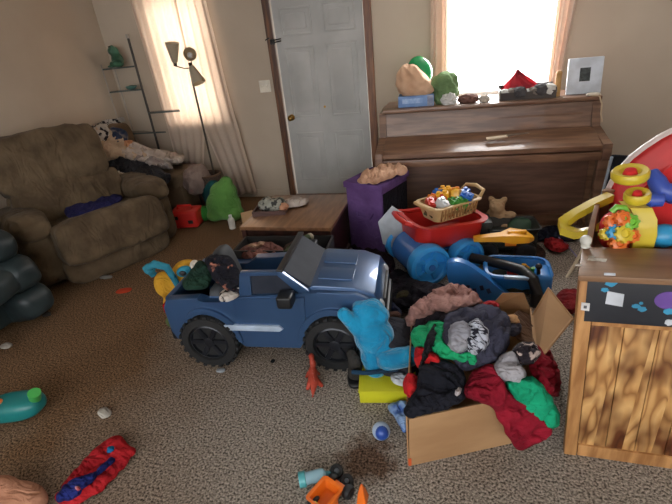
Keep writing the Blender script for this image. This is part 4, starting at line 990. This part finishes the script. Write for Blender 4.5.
CB('black_strap', [(432, 322), (440, 322), (438, 340), (430, 356), (424, 372), (418, 374), (424, 352)], F('strap black', (30, 30, 34)), 'black strap running down over the green shirt', off=.1, amp=.015)
CB('red_cloth_scrap', [(416, 350), (424, 346), (436, 352), (442, 362), (430, 366), (420, 372), (415, 366)], F('bright red', (198, 40, 44), (170, 30, 36)), 'bright red cloth left of the black shirt', off=.06)
CB('red_hem', [(406, 376), (416, 374), (420, 388), (414, 400), (406, 400)], F('bright red', (0, 0, 0)), 'red hem peeking out left of the black shirt, above the light blue cloth', off=.03)
CB('black_shirt', [(424, 364), (438, 359), (454, 366), (464, 374), (465, 392), (464, 403), (440, 409), (420, 414), (407, 418), (403, 410), (416, 396), (420, 380)], F('soft black', (32, 33, 42), (24, 25, 32), scale=7), 'black shirt draped over the left front rim of the box', off=.06, amp=.045)
CB('white_stripe_cuff', [(452, 392), (458, 384), (463, 386), (458, 398), (452, 402)], F('off white', (190, 180, 182)), 'small off-white cuff between black and crimson shirts', off=.1, amp=.01)
CB('crimson_shirt', [(462, 390), (470, 374), (484, 364), (494, 366), (500, 380), (508, 392), (524, 402), (540, 418), (552, 428), (545, 438), (530, 446), (517, 451), (509, 440), (500, 420), (490, 404), (470, 401)], F('crimson', (146, 28, 46), (118, 20, 36), scale=7), 'crimson shirt spilling over the front right corner of the box', off=.07, amp=.04)
CB('green_jersey', [(502, 384), (514, 378), (530, 377), (542, 386), (552, 402), (560, 418), (556, 427), (546, 431), (532, 418), (518, 402)], F('jade', (30, 164, 120), (22, 138, 100), scale=7), 'jade green jersey hanging over the crimson shirt at the box corner', off=.1, amp=.03)
CB('grey_blouse', [(492, 364), (502, 354), (514, 352), (520, 364), (527, 376), (518, 384), (504, 384), (496, 376)], F('pale grey', (168, 166, 172), (148, 146, 152), scale=7), 'pale grey top between the navy sweatshirt and jade jersey', off=.12, amp=.035)
CB('patterned_shirt', [(510, 350), (520, 342), (534, 344), (540, 354), (534, 364), (522, 366), (514, 360)], F('shirt print', (176, 158, 150), (42, 36, 42), scale=26, lo=.54, hi=.58), 'dark patterned shirt at the right side of the heap', off=.13, amp=.04)

# blue plush toy (plain, faceless)
def PP(px, py, y): return aty(px, py, y)
Y0_ = 1.72
bp = thing('blue_plush', 'bright blue plush toy sprawled between the toy car and clothes box', 'plush toy', (-.3, Y0_, 0))
ob = Vector((-.3, Y0_, 0))
def b_(px, py, r, y=Y0_): return (PP(px, py, y)-ob, r)
Mblue = F('plush sky blue', (28, 142, 186), (20, 120, 164), scale=8, sheen=.4)
parts = [b_(374, 336, (.105, .09, .11)), b_(380, 350, (.105, .09, .09)), b_(366, 322, (.085, .07, .07), Y0_+.02), b_(370, 309, (.075, .065, .055), Y0_+.04), b_(360, 306, (.04, .04, .035), Y0_+.04), b_(381, 315, (.045, .045, .04), Y0_+.03)]
parts += [(p, r) for p, r in chain(PP(360, 330, Y0_-.02)-ob, PP(344, 314, Y0_-.02)-ob, .045, .036)]
parts += [(p, r) for p, r in chain(PP(388, 360, Y0_-.08)-ob, PP(410, 356, Y0_-.1)-ob, .055, .05)]
parts += [(p, r) for p, r in chain(PP(372, 356, Y0_-.04)-ob, PP(376, 368, Y0_-.06)-ob, .06, .055)]
blob('body', parts, Mblue, bp, voxel=.009, smooth=6)
MB().tube([PP(352, 372, Y0_-.12)-ob, PP(368, 373, Y0_-.12)-ob, PP(384, 371, Y0_-.12)-ob, PP(398, 369, Y0_-.11)-ob], .012, n=8).build('dark_ribbon', F('ribbon', (34, 60, 84)), bp)
bz = MB().soft((-.3, 1.78, .13), (.3, .28, .26), k=3, amp=.03, freq=8, seed=15).build('stuffed_sack', F('sack charcoal', (50, 50, 56), (40, 40, 46))); prop(bz, 'charcoal stuffed sack under the bright blue plush toy', 'sack')
A0, A1 = atz(357, 403, 0), atz(414, 403, 0)
yb = thing('yellow_box', 'flat bright yellow box on the carpet below the blue plush', 'box', tuple((A0+A1)/2+Vector((0, .1, 0))), math.atan2(A1.y-A0.y, A1.x-A0.x))
MB().box((0, 0, .035), ((A1-A0).length, .2, .07), bev=.005).build('box_body', plastic('lemon', (206, 204, 36), .5), yb)
MB().box((0, 0, .0725), ((A1-A0).length+.006, .206, .012), bev=.003).build('box_lid', MATS['lemon'], yb)
def S_yb(x, y): return .082
cloth('white_sock', [(390, 376), (402, 372), (414, 374), (416, 386), (404, 388), (393, 384)], S_yb, F('sock white', (200, 206, 214), (176, 182, 192)), 'white sock lying on the right end of the yellow box', cat='sock', off=.025, amp=.025, freq=12, step=2)
cloth('light_blue_cloth', [(388, 406), (400, 402), (410, 404), (411, 418), (407, 431), (402, 434), (398, 422), (390, 414)], S0, F('baby blue print', (140, 170, 214), (70, 104, 176), scale=14, lo=.42, hi=.55), 'light blue printed cloth on the carpet left of the cardboard box', cat='cloth', off=.04, amp=.04, freq=10, step=2)
Q = atz(381, 441, 0)
tbll = thing('toy_ball', 'small blue and white toy ball on the carpet left of the cardboard box', 'toy ball', (Q.x, Q.y+.02, 0))
MB().sph((0, 0, .04), .04).build('ball_shell', plastic('ball white', (176, 196, 224), .4), tbll)
MB().sph((.004, -.012, .046), (.032, .032, .034), n=12).build('blue_panel', plastic('ball blue', (34, 74, 160), .4), tbll)
Q = atz(356, 386, 0)
sh = thing('dark_shoe', 'charcoal shoe standing on its heel beside the toy car front wheel', 'shoe', (Q.x, Q.y+.03, 0), R(20))
blob('upper', [((0, .02, .05), (.045, .05, .05)), ((.0, .02, .11), (.04, .045, .06)), ((-.012, .03, .16), (.03, .035, .03))], F('shoe grey', (58, 56, 54), (46, 44, 42)), sh, voxel=.008)
MB().soft((0, -.005, .018), (.1, .11, .036), k=3).build('sole', M_cdk, sh)
for i, (px, py, z, c, lab) in enumerate(((399, 331, .24, (196, 190, 184), 'white plush slipper wedged behind the blue plush'), (390, 316, .22, (88, 62, 52), 'brown slipper wedged behind the blue plush, above the white one'))):
    Q = atz(px, py, z)
    o = MB().soft((0, 0, 0), (.05, .13, .05) if i == 0 else (.12, .05, .05), k=2.4, amp=.008, freq=14, seed=i).build('slipper', F('slipper%d' % i, c)); o.location = Q+Vector((0, .0, -.01)); o.rotation_euler = (0, 0, R(28)); prop(o, lab, 'slipper')
Q = atz(314, 384, 0)
di = thing('red_dinosaur', 'small orange red toy dinosaur on the carpet by the car front wheel', 'toy figure', (Q.x, Q.y+.0, 0), R(25))
Mdi = plastic('brick red', (178, 66, 46), .5)
dp = [((0, 0, .035), (.028, .05, .028)), ((.005, .035, .055), (.024, .03, .024)), ((.012, .06, .085), (.018, .022, .028)), ((.012, .085, .11), (.016, .03, .016))]
dp += chain((0, -.03, .035), (-.02, -.1, .012), .022, .006)
dp += chain((-.02, -.02, .03), (-.036, -.03, .008), .016, .011, 4) + chain((.02, -.02, .03), (.036, -.03, .008), .016, .011, 4) + chain((-.018, .04, .045), (-.032, .055, .01), .011, .008, 5) + chain((.022, .04, .045), (.036, .055, .01), .011, .008, 5)
blob('body', dp, Mdi, di, voxel=.005, smooth=2)
fin = MB()
for k in range(5): fin.box((.003, -.04+k*.02, .066+.006*k), (.004, .014, .018), rot=(R(40), 0, 0))
fin.build('back_spikes', Mdi, di)

# ================================================================== WOODEN TOY CHEST
def pine():
    m = bpy.data.materials.new('burnt pine'); m.use_nodes = True; nt = m.node_tree; N = nt.nodes; L = nt.links
    b = N['Principled BSDF']; b.inputs['Roughness'].default_value = .5; b.inputs['Coat Weight'].default_value = .1
    tc = N.new('ShaderNodeTexCoord'); sx = N.new('ShaderNodeSeparateXYZ'); L.new(tc.outputs['Object'], sx.inputs[0])
    def mth(op, a, v=None):
        q = N.new('ShaderNodeMath'); q.operation = op
        L.new(a, q.inputs[0]) if not isinstance(a, float) else setattr(q.inputs[0], 'default_value', a)
        if v is not None: (L.new(v, q.inputs[1]) if not isinstance(v, (int, float)) else setattr(q.inputs[1], 'default_value', v))
        return q.outputs[0]
    pk_ = mth('FLOOR', mth('DIVIDE', sx.outputs[0], .098)); wn = N.new('ShaderNodeTexWhiteNoise'); wn.noise_dimensions = '1D'; L.new(pk_, wn.inputs['W'])
    off = N.new('ShaderNodeCombineXYZ'); L.new(mth('MULTIPLY', wn.outputs[0], 7.0), off.inputs[2]); L.new(mth('MULTIPLY', pk_, 3.3), off.inputs[1])
    ad = N.new('ShaderNodeVectorMath'); L.new(tc.outputs['Object'], ad.inputs[0]); L.new(off.outputs[0], ad.inputs[1])
    mp = N.new('ShaderNodeMapping'); mp.inputs['Scale'].default_value = (7, 1, 1.5); L.new(ad.outputs[0], mp.inputs[0])
    n1 = N.new('ShaderNodeTexNoise'); n1.inputs['Scale'].default_value = 1.6; n1.inputs['Detail'].default_value = 1.5; L.new(mp.outputs[0], n1.inputs['Vector'])
    rings = mth('PINGPONG', mth('MULTIPLY', n1.outputs[0], 7.0), .5)
    r1 = N.new('ShaderNodeValToRGB'); e = r1.color_ramp.elements; e[0].position = .0; e[0].color = lin((150, 102, 56)); e[1].position = .2; e[1].color = lin((198, 150, 92)); e.new(.5).color = lin((216, 172, 112)); L.new(rings, r1.inputs[0])
    mp2 = N.new('ShaderNodeMapping'); mp2.inputs['Scale'].default_value = (9, 1, 5); L.new(ad.outputs[0], mp2.inputs[0])
    n2 = N.new('ShaderNodeTexNoise'); n2.inputs['Scale'].default_value = 1.1; n2.inputs['Detail'].default_value = 2; L.new(mp2.outputs[0], n2.inputs['Vector'])
    r2 = N.new('ShaderNodeValToRGB'); r2.color_ramp.elements[0].position = .36; r2.color_ramp.elements[0].color = lin((112, 66, 38)); r2.color_ramp.elements[1].position = .58; r2.color_ramp.elements[1].color = (1, 1, 1, 1); L.new(n2.outputs[0], r2.inputs[0])
    mx = N.new('ShaderNodeMixRGB'); mx.blend_type = 'MULTIPLY'; mx.inputs[0].default_value = .95; L.new(r1.outputs[0], mx.inputs[1]); L.new(r2.outputs[0], mx.inputs[2])
    L.new(mx.outputs[0], b.inputs['Base Color']); return m
M_pine = pine()
M_stile = mat('light pine', (196, 146, 92), (150, 102, 58), rough=.5, scale=4, stretch=(6, 6, .8))
M_ledge = mat('ledge wood', (140, 106, 78), (126, 94, 68), rough=.4, scale=5, stretch=(.7, 5, 5))
chh = .84
ch = thing('toy_chest', 'tall burnt pine wooden chest with a dark picture panel, right foreground', 'chest', (.46, 1.375, 0), R(-1))
CW = .95
MB().box((.02, .01, chh/2), (.045, .03, chh), bev=.004).build('stile', M_stile, ch)
MB().box((CW-.02, .01, chh/2), (.045, .03, chh), bev=.004).build('stile', M_stile, ch)
fp = MB()
for k in range(9):
    x0 = .045+k*.098; fp.box((x0+.049, .016, .36), (.0955, .02, .6), bev=.002)
fpo = fp.build('front_planks', M_pine, ch)
MB().box((CW/2, .012, .03), (CW-.09, .028, .06), bev=.004).build('bottom_rail', M_stile, ch)
MB().box((CW/2, .012, .655), (CW-.09, .026, .03), bev=.003).build('panel_rail', M_stile, ch)
MB().box((CW/2, .095, chh-.009), (CW+.02, .22, .022), bev=.004).build('top_ledge', M_ledge, ch)
MB().prism([(.02, .0), (.02, chh), (.2, chh), (.3, .885), (.62, .885), (.62, 0)], -.002, .018, axis='x', bev=.002).build('side_panel', M_ledge, ch)
MB().prism([(.02, .0), (.02, chh), (.2, chh), (.3, .885), (.62, .885), (.62, 0)], CW-.018, CW+.002, axis='x', bev=.002).build('side_panel', M_ledge, ch)
MB().box((CW/2, .61, .46), (CW-.04, .02, .92)).build('back_panel', M_ledge, ch)
MB().box((CW/2, .4, .735), (CW-.04, .42, .02)).build('inner_shelf', M_ledge, ch)
pnl = MB().box((CW/2-.0, -.001, .748), (CW-.04, .012, .178), bev=.002).build('picture_panel', mat('slate panel', (44, 46, 52), (38, 40, 46), rough=.5), ch)
def loc(px, py):
    p = aty(px, py, 1.366); q = .055*p.z/chh; return ((p.x-.46+q)/(1+q/CW), p.z)
def splat(px, py, rx, ry, m, nm, n=14, jag=.15):
    x, z = loc(px, py); s = 1.72/430
    pl = [(x+rx*s*math.cos(t*2*math.pi/n)*(1+jag*math.sin(t*3.1+px)), z+ry*s*math.sin(t*2*math.pi/n)*(1+jag*math.cos(t*2.3+py))) for t in range(n)]
    MB().prism(pl, -.0088, -.006).build(nm, m, pnl)
M_sp = mat('splash blue', (60, 150, 190)); M_pp = mat('oval purple', (112, 78, 160)); M_pg = mat('page white', (205, 210, 218))
for px, py, rx, ry in ((611, 283, 4, 3.4), (605, 290, 2.6, 2), (636, 306, 3, 2), (642, 309, 3, 2.4), (641, 303, 1.4, 1.4), (602, 279, 1.2, 1)): splat(px, py, rx, ry, M_sp, 'blue_splash')
splat(668, 300, 9, 8, M_pp, 'purple_oval', n=24, jag=.0); splat(669, 311, 4, 3, M_sp, 'blue_splash')
splat(669, 322, 3, 3, M_pg, 'white_spot')
x, z = loc(614, 299); MB().prism([(x-.022, z-.02), (x+.026, z-.028), (x+.026, z+.02), (x-.02, z+.028)], -.0088, -.006).build('white_page', M_pg, pnl)
x, z = loc(585.5, 307); MB().prism([(x-.012, z-.014), (x+.012, z-.016), (x+.012, z+.014), (x-.012, z+.016)], -.0088, -.006).build('white_label', M_white, pnl)
x, z = loc(585.5, 307); MB().prism([(x-.005, z-.006), (x+.004, z-.006), (x+.004, z+.005), (x-.005, z+.005)], -.0096, -.006).build('label_mark', mat('mark grey', (90, 92, 98)), pnl)
x, z = loc(610, 276); MB().box((x, -.004, z), (.03, .004, .016)).build('peeled_paper', M_pg, pnl)
P = atz(605, 260, chh)
for px, py, sx_, sy_ in ((606, 260, .055, .02), (593, 266, .02, .01), (598, 257, .02, .008)):
    P = atz(px, py, chh+.002); MB().box((P.x-.46, P.y-1.375, chh+.003), (sx_, sy_, .002), rot=(0, 0, R(-8)), bev=.0005).build('paper_residue', mat('residue', (200, 196, 188), (170, 160, 148), scale=60), ch)
for ob_ in ch.children_recursive:
    for v in ob_.data.vertices:
        k_ = 1-max(0, min(1, v.co.x/CW))
        v.co.x += (-.055*v.co.z/chh + .31*max(0, v.co.y-.02))*k_
# ------------------------------------------------------------------ white rattle hung on the chest corner
Q = atz(585, 246, chh+.01)
ra = thing('white_rattle', 'small white toy rattle with a stick handle at the chest corner', 'rattle', (Q.x, Q.y, chh+.002))
MB().sph((0, 0, .03), .02, n=12).sph((.0, -.004, .0105), (.016, .016, .011), n=10).build('rattle_head', plastic('rattle white', (212, 210, 200), .4), ra)
e = aty(567, 277, Q.y+.02)-Vector((Q.x, Q.y, chh+.002))
MB().tube([(0, 0, .008), Vector((0, 0, 0)).lerp(e, .5)+Vector((0, 0, .0)), e], .006, n=10).build('handle', plastic('stick cream', (176, 160, 136), .5), ra)

# ================================================================== BIG RED ACTIVITY TOY IN THE CHEST
tx = thing('activity_toy', 'big red toddler activity toy with yellow wheels standing in the chest', 'activity toy', (.9, 1.85, .745))
to_ = Vector((.9, 1.85, .745))
M_ry = plastic('toy yellow', (216, 190, 50), .4); M_bl = plastic('toy royal blue', (58, 84, 178), .4); M_cy = plastic('toy cyan', (46, 150, 200), .4); M_or = plastic('toy orange', (228, 116, 44), .4); M_lg = plastic('toy lime', (120, 190, 60), .4)
M_rr = mat('activity red', (206, 50, 50), (196, 44, 46), rough=.8, spec=.12)
rim_ = [aty(x, y, 2.03)-to_ for x, y in ((604, 206), (607, 194), (613, 182), (621, 170), (632, 158), (645, 148), (660, 138), (676, 130), (700, 122))]
MB().tube(rim_, .016, n=12).build('white_rim', plastic('rim white', (222, 206, 200), .35), tx)
q_ = rim_[-1]
bp_ = [(p.x, p.z) for p in rim_]+[(q_.x+.08, q_.z+.01), (q_.x+.17, q_.z-.03), (q_.x+.25, q_.z-.12), (q_.x+.29, q_.z-.25), (q_.x+.28, .0), (rim_[0].x+.08, .0), (rim_[0].x+.0, .08)]
MB().prism(bp_, -.08, .21, bev=.03).build('body', M_rr, tx, smooth=False)
def disc(px, py, y, r, m1, m2, tilt=(R(9), R(-8), 0)):
    c = aty(px, py, y)-to_
    M = Matrix.LocRotScale(c, Euler(tilt), None)
    o = MB().lathe([(.002, -.014), (r*.9, -.014), (r, -.006), (r, .012), (r*.9, .02), (r*.6, .016), (r*.45, .004), (.002, .004)], n=32, M=M).build('wheel', m1, tx)
    MB().lathe([(.002, .0), (r*.42, .0), (r*.3, .022), (.002, .026)], n=20, M=M).build('hub', m2, o)
disc(630, 175, 1.72, .06, M_ry, M_rr); disc(637, 197, 1.67, .042, M_ry, M_rr)
bar = [aty(x, y, yy)-to_ for x, y, yy in ((632, 204, 1.68), (640, 207, 1.655), (645, 218, 1.64), (645, 234, 1.63), (641, 248, 1.63))]
rings = []
for i, p in enumerate(bar):
    rings.append([p+Vector((dx, dy, 0)) for dx, dy in ((-.034, -.012), (.034, -.012), (.034, .03), (-.034, .03))])
MB().loft(rings).build('yellow_bar', M_ry, tx)
Q = aty(664, 236, 1.66)-to_; MB().sph(Q, (.055, .04, .045)).build('cyan_ball', M_cy, tx)
bluep = [aty(x, y, yy)-to_ for x, y, yy in ((652, 172, 1.75), (657, 181, 1.72), (661, 190, 1.7), (672, 194, 1.7), (684, 192, 1.7))]
MB().tube(bluep, [.02, .03, .034, .036, .036], n=12).build('blue_arm', M_bl, tx)
bluep = [aty(x, y, yy)-to_ for x, y, yy in ((643, 196, 1.68), (652, 200, 1.67), (662, 200, 1.67))]
MB().tube(bluep, [.018, .026, .024], n=12).build('blue_arm', M_bl, tx)
for px, py, y, r, m, nm in ((613, 222, 1.62, .03, M_or, 'orange_gear'), (622, 218, 1.61, .026, M_or, 'orange_gear'), (630, 222, 1.61, .028, M_lg, 'lime_gear'), (614, 232, 1.6, .026, M_cy, 'cyan_gear'), (623, 234, 1.59, .032, M_ry, 'yellow_gear'), (618, 243, 1.59, .03, M_or, 'orange_gear'), (606, 234, 1.61, .022, M_ry, 'yellow_gear'), (632, 236, 1.6, .024, M_or, 'orange_gear')):
    c = aty(px, py, y)-to_; M = Matrix.LocRotScale(c, Euler((R(62), 0, R(10))), None)
    g = MB().lathe([(.002, -.014), (r*.85, -.014), (r*.85, .012), (r*.5, .016), (r*.4, .008), (.002, .008)], M=M)
    for k in range(8):
        a = k*math.pi/4; g.box(M @ Vector((math.cos(a)*r*.9, math.sin(a)*r*.9, -.001)), (r*.3, r*.34, .024), rot=(M @ Matrix.Rotation(a, 4, 'Z')).to_euler(), bev=.002)
    g.build(nm, m, tx)
MB().tube([aty(612, 212, 1.64)-to_, aty(617, 207, 1.64)-to_, aty(624, 208, 1.64)-to_, aty(627, 213, 1.64)-to_], .012, n=10).build('lime_hook', M_lg, tx)
Q = aty(620, 234, 1.66)-to_; MB().soft(Q+Vector((.02, .03, -.0)), (.16, .1, .15), k=3).build('gear_housing', M_rr, tx)
yh = [aty(x, y, yy)-to_ for x, y, yy in ((610, 197, 1.95), (592, 205, 1.92), (574, 215, 1.9), (563, 223, 1.87), (564, 230, 1.84), (576, 234, 1.82), (590, 232, 1.8), (602, 224, 1.78))]
rings = []
for i, p in enumerate(yh):
    a = yh[max(0, i-1)]; c = yh[min(len(yh)-1, i+1)]; d = (c-a); d.z = 0; d.normalize(); nn = Vector((d.y, -d.x, 0))
    rings.append([p+nn*.022+Vector((0, 0, .016)), p-nn*.022+Vector((0, 0, .016)), p-nn*.022-Vector((0, 0, .016)), p+nn*.022-Vector((0, 0, .016))])
hd = MB().loft(rings)
hd.build('yellow_handle', M_ry, tx)

# ================================================================== FOREGROUND LITTER
Q = atz(18, 424, 0)
tl = thing('teal_toy', 'teal plastic toy with green knob cut off by the left edge', 'toy', (Q.x-.02, Q.y+.06, 0), R(12))
MB().soft((-.03, 0, .06), (.32, .16, .12), k=2.8, rot=(0, R(-6), 0)).build('shell', plastic('deep teal plastic', (24, 122, 122), .4), tl)
MB().cyl((.1, .0, .1), (.125, -.01, .155), .026, .03).build('green_knob', plastic('knob green', (70, 168, 80), .4), tl)
Q2 = aty(3, 401, Q.y+.06)-tl.location; MB().sph((-.085, -.03, .115), (.03, .03, .018), n=10).build('orange_button', M_or, tl)
cs_ = thing('red_blue_costume', 'red and blue toddler costume crumpled on the carpet, bottom left', 'clothes', tuple(atz(95, 475, 0)))
Mcr = F('costume red', (176, 36, 42), (146, 26, 34), scale=7); Mcb = F('costume blue', (38, 48, 116), (28, 36, 94), scale=7)
kw = dict(step=3, parent=cs_, freq=12)
cloth('red_body', [(55, 498), (66, 482), (84, 462), (94, 450), (104, 444), (114, 436), (124, 438), (128, 448), (138, 450), (134, 458), (122, 470), (108, 486), (94, 498), (78, 505), (60, 506)], S0, Mcr, off=.02, amp=.035, **kw)
cloth('blue_sleeve', [(54, 500), (66, 485), (80, 478), (94, 474), (106, 462), (114, 456), (118, 460), (108, 470), (92, 484), (80, 497), (62, 504)], S0, Mcb, off=.062, amp=.03, seed=3, **kw)
cloth('white_patch', [(70, 488), (78, 483), (84, 490), (77, 496)], S0, F('patch', (206, 186, 190), (190, 80, 90), scale=30), off=.085, amp=.02, seed=3, **kw)
cloth('blue_cuff', [(106, 448), (114, 446), (116, 452), (108, 455)], S0, F('cuff teal', (30, 110, 160)), off=.07, amp=.01, **kw)
Q = atz(20, 506, 0)
o = blob('peach_plush', [((0, 0, .04), (.13, .06, .045)), ((.08, -.01, .035), (.06, .05, .04)), ((-.1, .0, .05), (.09, .06, .05))], F('peach fur', (182, 132, 106), (158, 110, 86), scale=9), voxel=.01); o.location = (Q.x, Q.y+.02, 0); prop(o, 'peach plush toy peeking in at the bottom left corner', 'plush toy')
Q = atz(331, 507, 0)
ot = thing('orange_truck', 'small orange toy truck with black wheels at the bottom of the photo', 'toy truck', (Q.x, Q.y+.015, 0), R(-25))
Mo = plastic('vivid orange', (234, 112, 24), .4)
tk = MB(); tub(tk, -.01, -.02, [(.035, .045, .012, .03), (.045, .055, .015, .075), (.05, .06, .016, .078)], wall=.008); tk.build('dump_bed', Mo, ot)
MB().box((-.01, .0, .03), (.06, .14, .02), bev=.006).build('chassis', Mo, ot)
MB().box((.03, -.03, .05), (.02, .06, .05), bev=.008).build('side_arm', Mo, ot)
for x, y in ((-.05, .06), (.04, .06), (-.05, -.05), (.05, -.05)):
    w_ = MB().lathe([(.002, -.014), (.024, -.014), (.028, -.006), (.028, .006), (.024, .014), (.012, .016), (.002, .01)], M=Matrix.Translation((x*.9, y, .028)) @ Matrix.Rotation(R(90), 4, 'Y')).build('wheel', M_tire, ot)
MB().box((-.0, -.07, .055), (.05, .02, .03), bev=.004).build('yellow_grille', M_ry, ot)
Q = atz(358, 498, 0)
o = MB().loft([[(-.02, -.03, 0), (.02, -.03, 0), (.02, .02, 0), (-.02, .02, 0)], [(-.014, -.02, .05), (.012, -.02, .05), (.012, .012, .05), (-.014, .012, .05)], [(-.004, -.004, .085), (.004, -.004, .085), (.004, .004, .085), (-.004, .004, .085)]]).build('orange_cone', Mo, bev=.003); o.location = (Q.x+.02, Q.y, 0); prop(o, 'small orange toy cone right of the orange truck', 'toy cone')
for i, (px, py, lab) in enumerate(((337, 474, 'dark grey toy wheel lying beside the orange truck, nearer the bottle'), (347, 484, 'dark grey toy wheel lying beside the orange truck, farther from the bottle'))):
    Q = atz(px, py, 0)
    o = thing('loose_tyre', lab, 'toy wheel', tuple(Q), rot=(R(25), R(10), 0), group='loose wheels by the orange truck')
    o.location.z = .012
    MB().lathe([(.002, 0), (.024, 0), (.028, .008), (.028, .022), (.024, .028), (.014, .03), (.012, .024), (.002, .024)]).build('tire', M_tire, o)
    MB().lathe([(.002, .024), (.011, .024), (.009, .031), (.002, .032)]).build('hub', mat('hub grey', (90, 100, 108)), o)
Q0, Q1 = atz(300, 480, .03), atz(326, 474, .03)
bt2 = thing('baby_bottle', 'small clear teal toy bottle lying on the carpet, bottom centre', 'bottle', tuple(Q0))
q = (Q1-Q0).to_track_quat('Z', 'Y'); M = Matrix.LocRotScale(Vector((0, 0, 0)), q, None); Ln = (Q1-Q0).length*1.08
MB().lathe([(.002, 0), (.024, 0), (.029, .006), (.029, .02), (.024, .03), (.026, Ln*.75), (.024, Ln*.85), (.012, Ln*.92), (.002, Ln*.92)], M=M).build('bottle_body', mat('ice blue', (176, 206, 220), (150, 190, 205), rough=.2), bt2)
MB().lathe([(.002, -.004), (.03, -.004), (.031, .0), (.031, .022), (.027, .024), (.002, .024)], M=M).build('teal_cap', plastic('cap teal', (84, 170, 176), .35), bt2)
MB().lathe([(.012, Ln*.9), (.01, Ln*1.0), (.007, Ln*1.08), (.002, Ln*1.1)], M=M).build('nipple', plastic('tip teal', (70, 150, 165)), bt2)
def scrap(nm, px, py, sx, sy, sz, c, lab, cat='scrap', rz=0):
    Q = atz(px, py, 0); o = MB().soft((0, 0, sz*.5), (sx, sy, sz), k=2.6, n=8, amp=sz*.25, freq=40, seed=px).build(nm, F('scr%d' % px, c)); o.location = (Q.x, Q.y, 0); o.rotation_euler = (0, 0, rz); prop(o, lab, cat)
scrap('paper_scrap', 105, 414, .085, .05, .02, (186, 180, 170), 'crumpled white paper scrap on the carpet, above the red and blue costume', rz=-.4)
scrap('orange_paper', 124, 291, .12, .08, .008, (196, 70, 42), 'flat orange paper scrap on the carpet in front of the recliner', rz=.3)
scrap('white_crumb', 30, 319, .1, .05, .03, (190, 182, 172), 'white crumpled wrapper on the carpet beside the dark recliner', rz=.3)
scrap('dark_crumb', 47, 316, .06, .04, .03, (50, 44, 40), 'small dark crumb right of the white wrapper by the dark recliner')
scrap('pale_crumb', 7, 347, .08, .05, .02, (170, 162, 152), 'pale paper scrap on the carpet at the left edge of the photo')
scrap('grey_crumb', 106, 278, .12, .05, .02, (128, 122, 116), 'grey scrap on the carpet at the foot of the recliner')
scrap('white_tag', 285, 343, .05, .03, .01, (196, 198, 204), 'tiny white tag on the carpet below the toy car door')
scrap('black_bit', 273, 362, .02, .02, .014, (24, 24, 26), 'tiny black bit on the carpet in front of the toy car')
scrap('white_bit', 221, 371, .05, .035, .01, (160, 165, 172), 'tiny pale bit on the carpet under the toy car rear wheel')
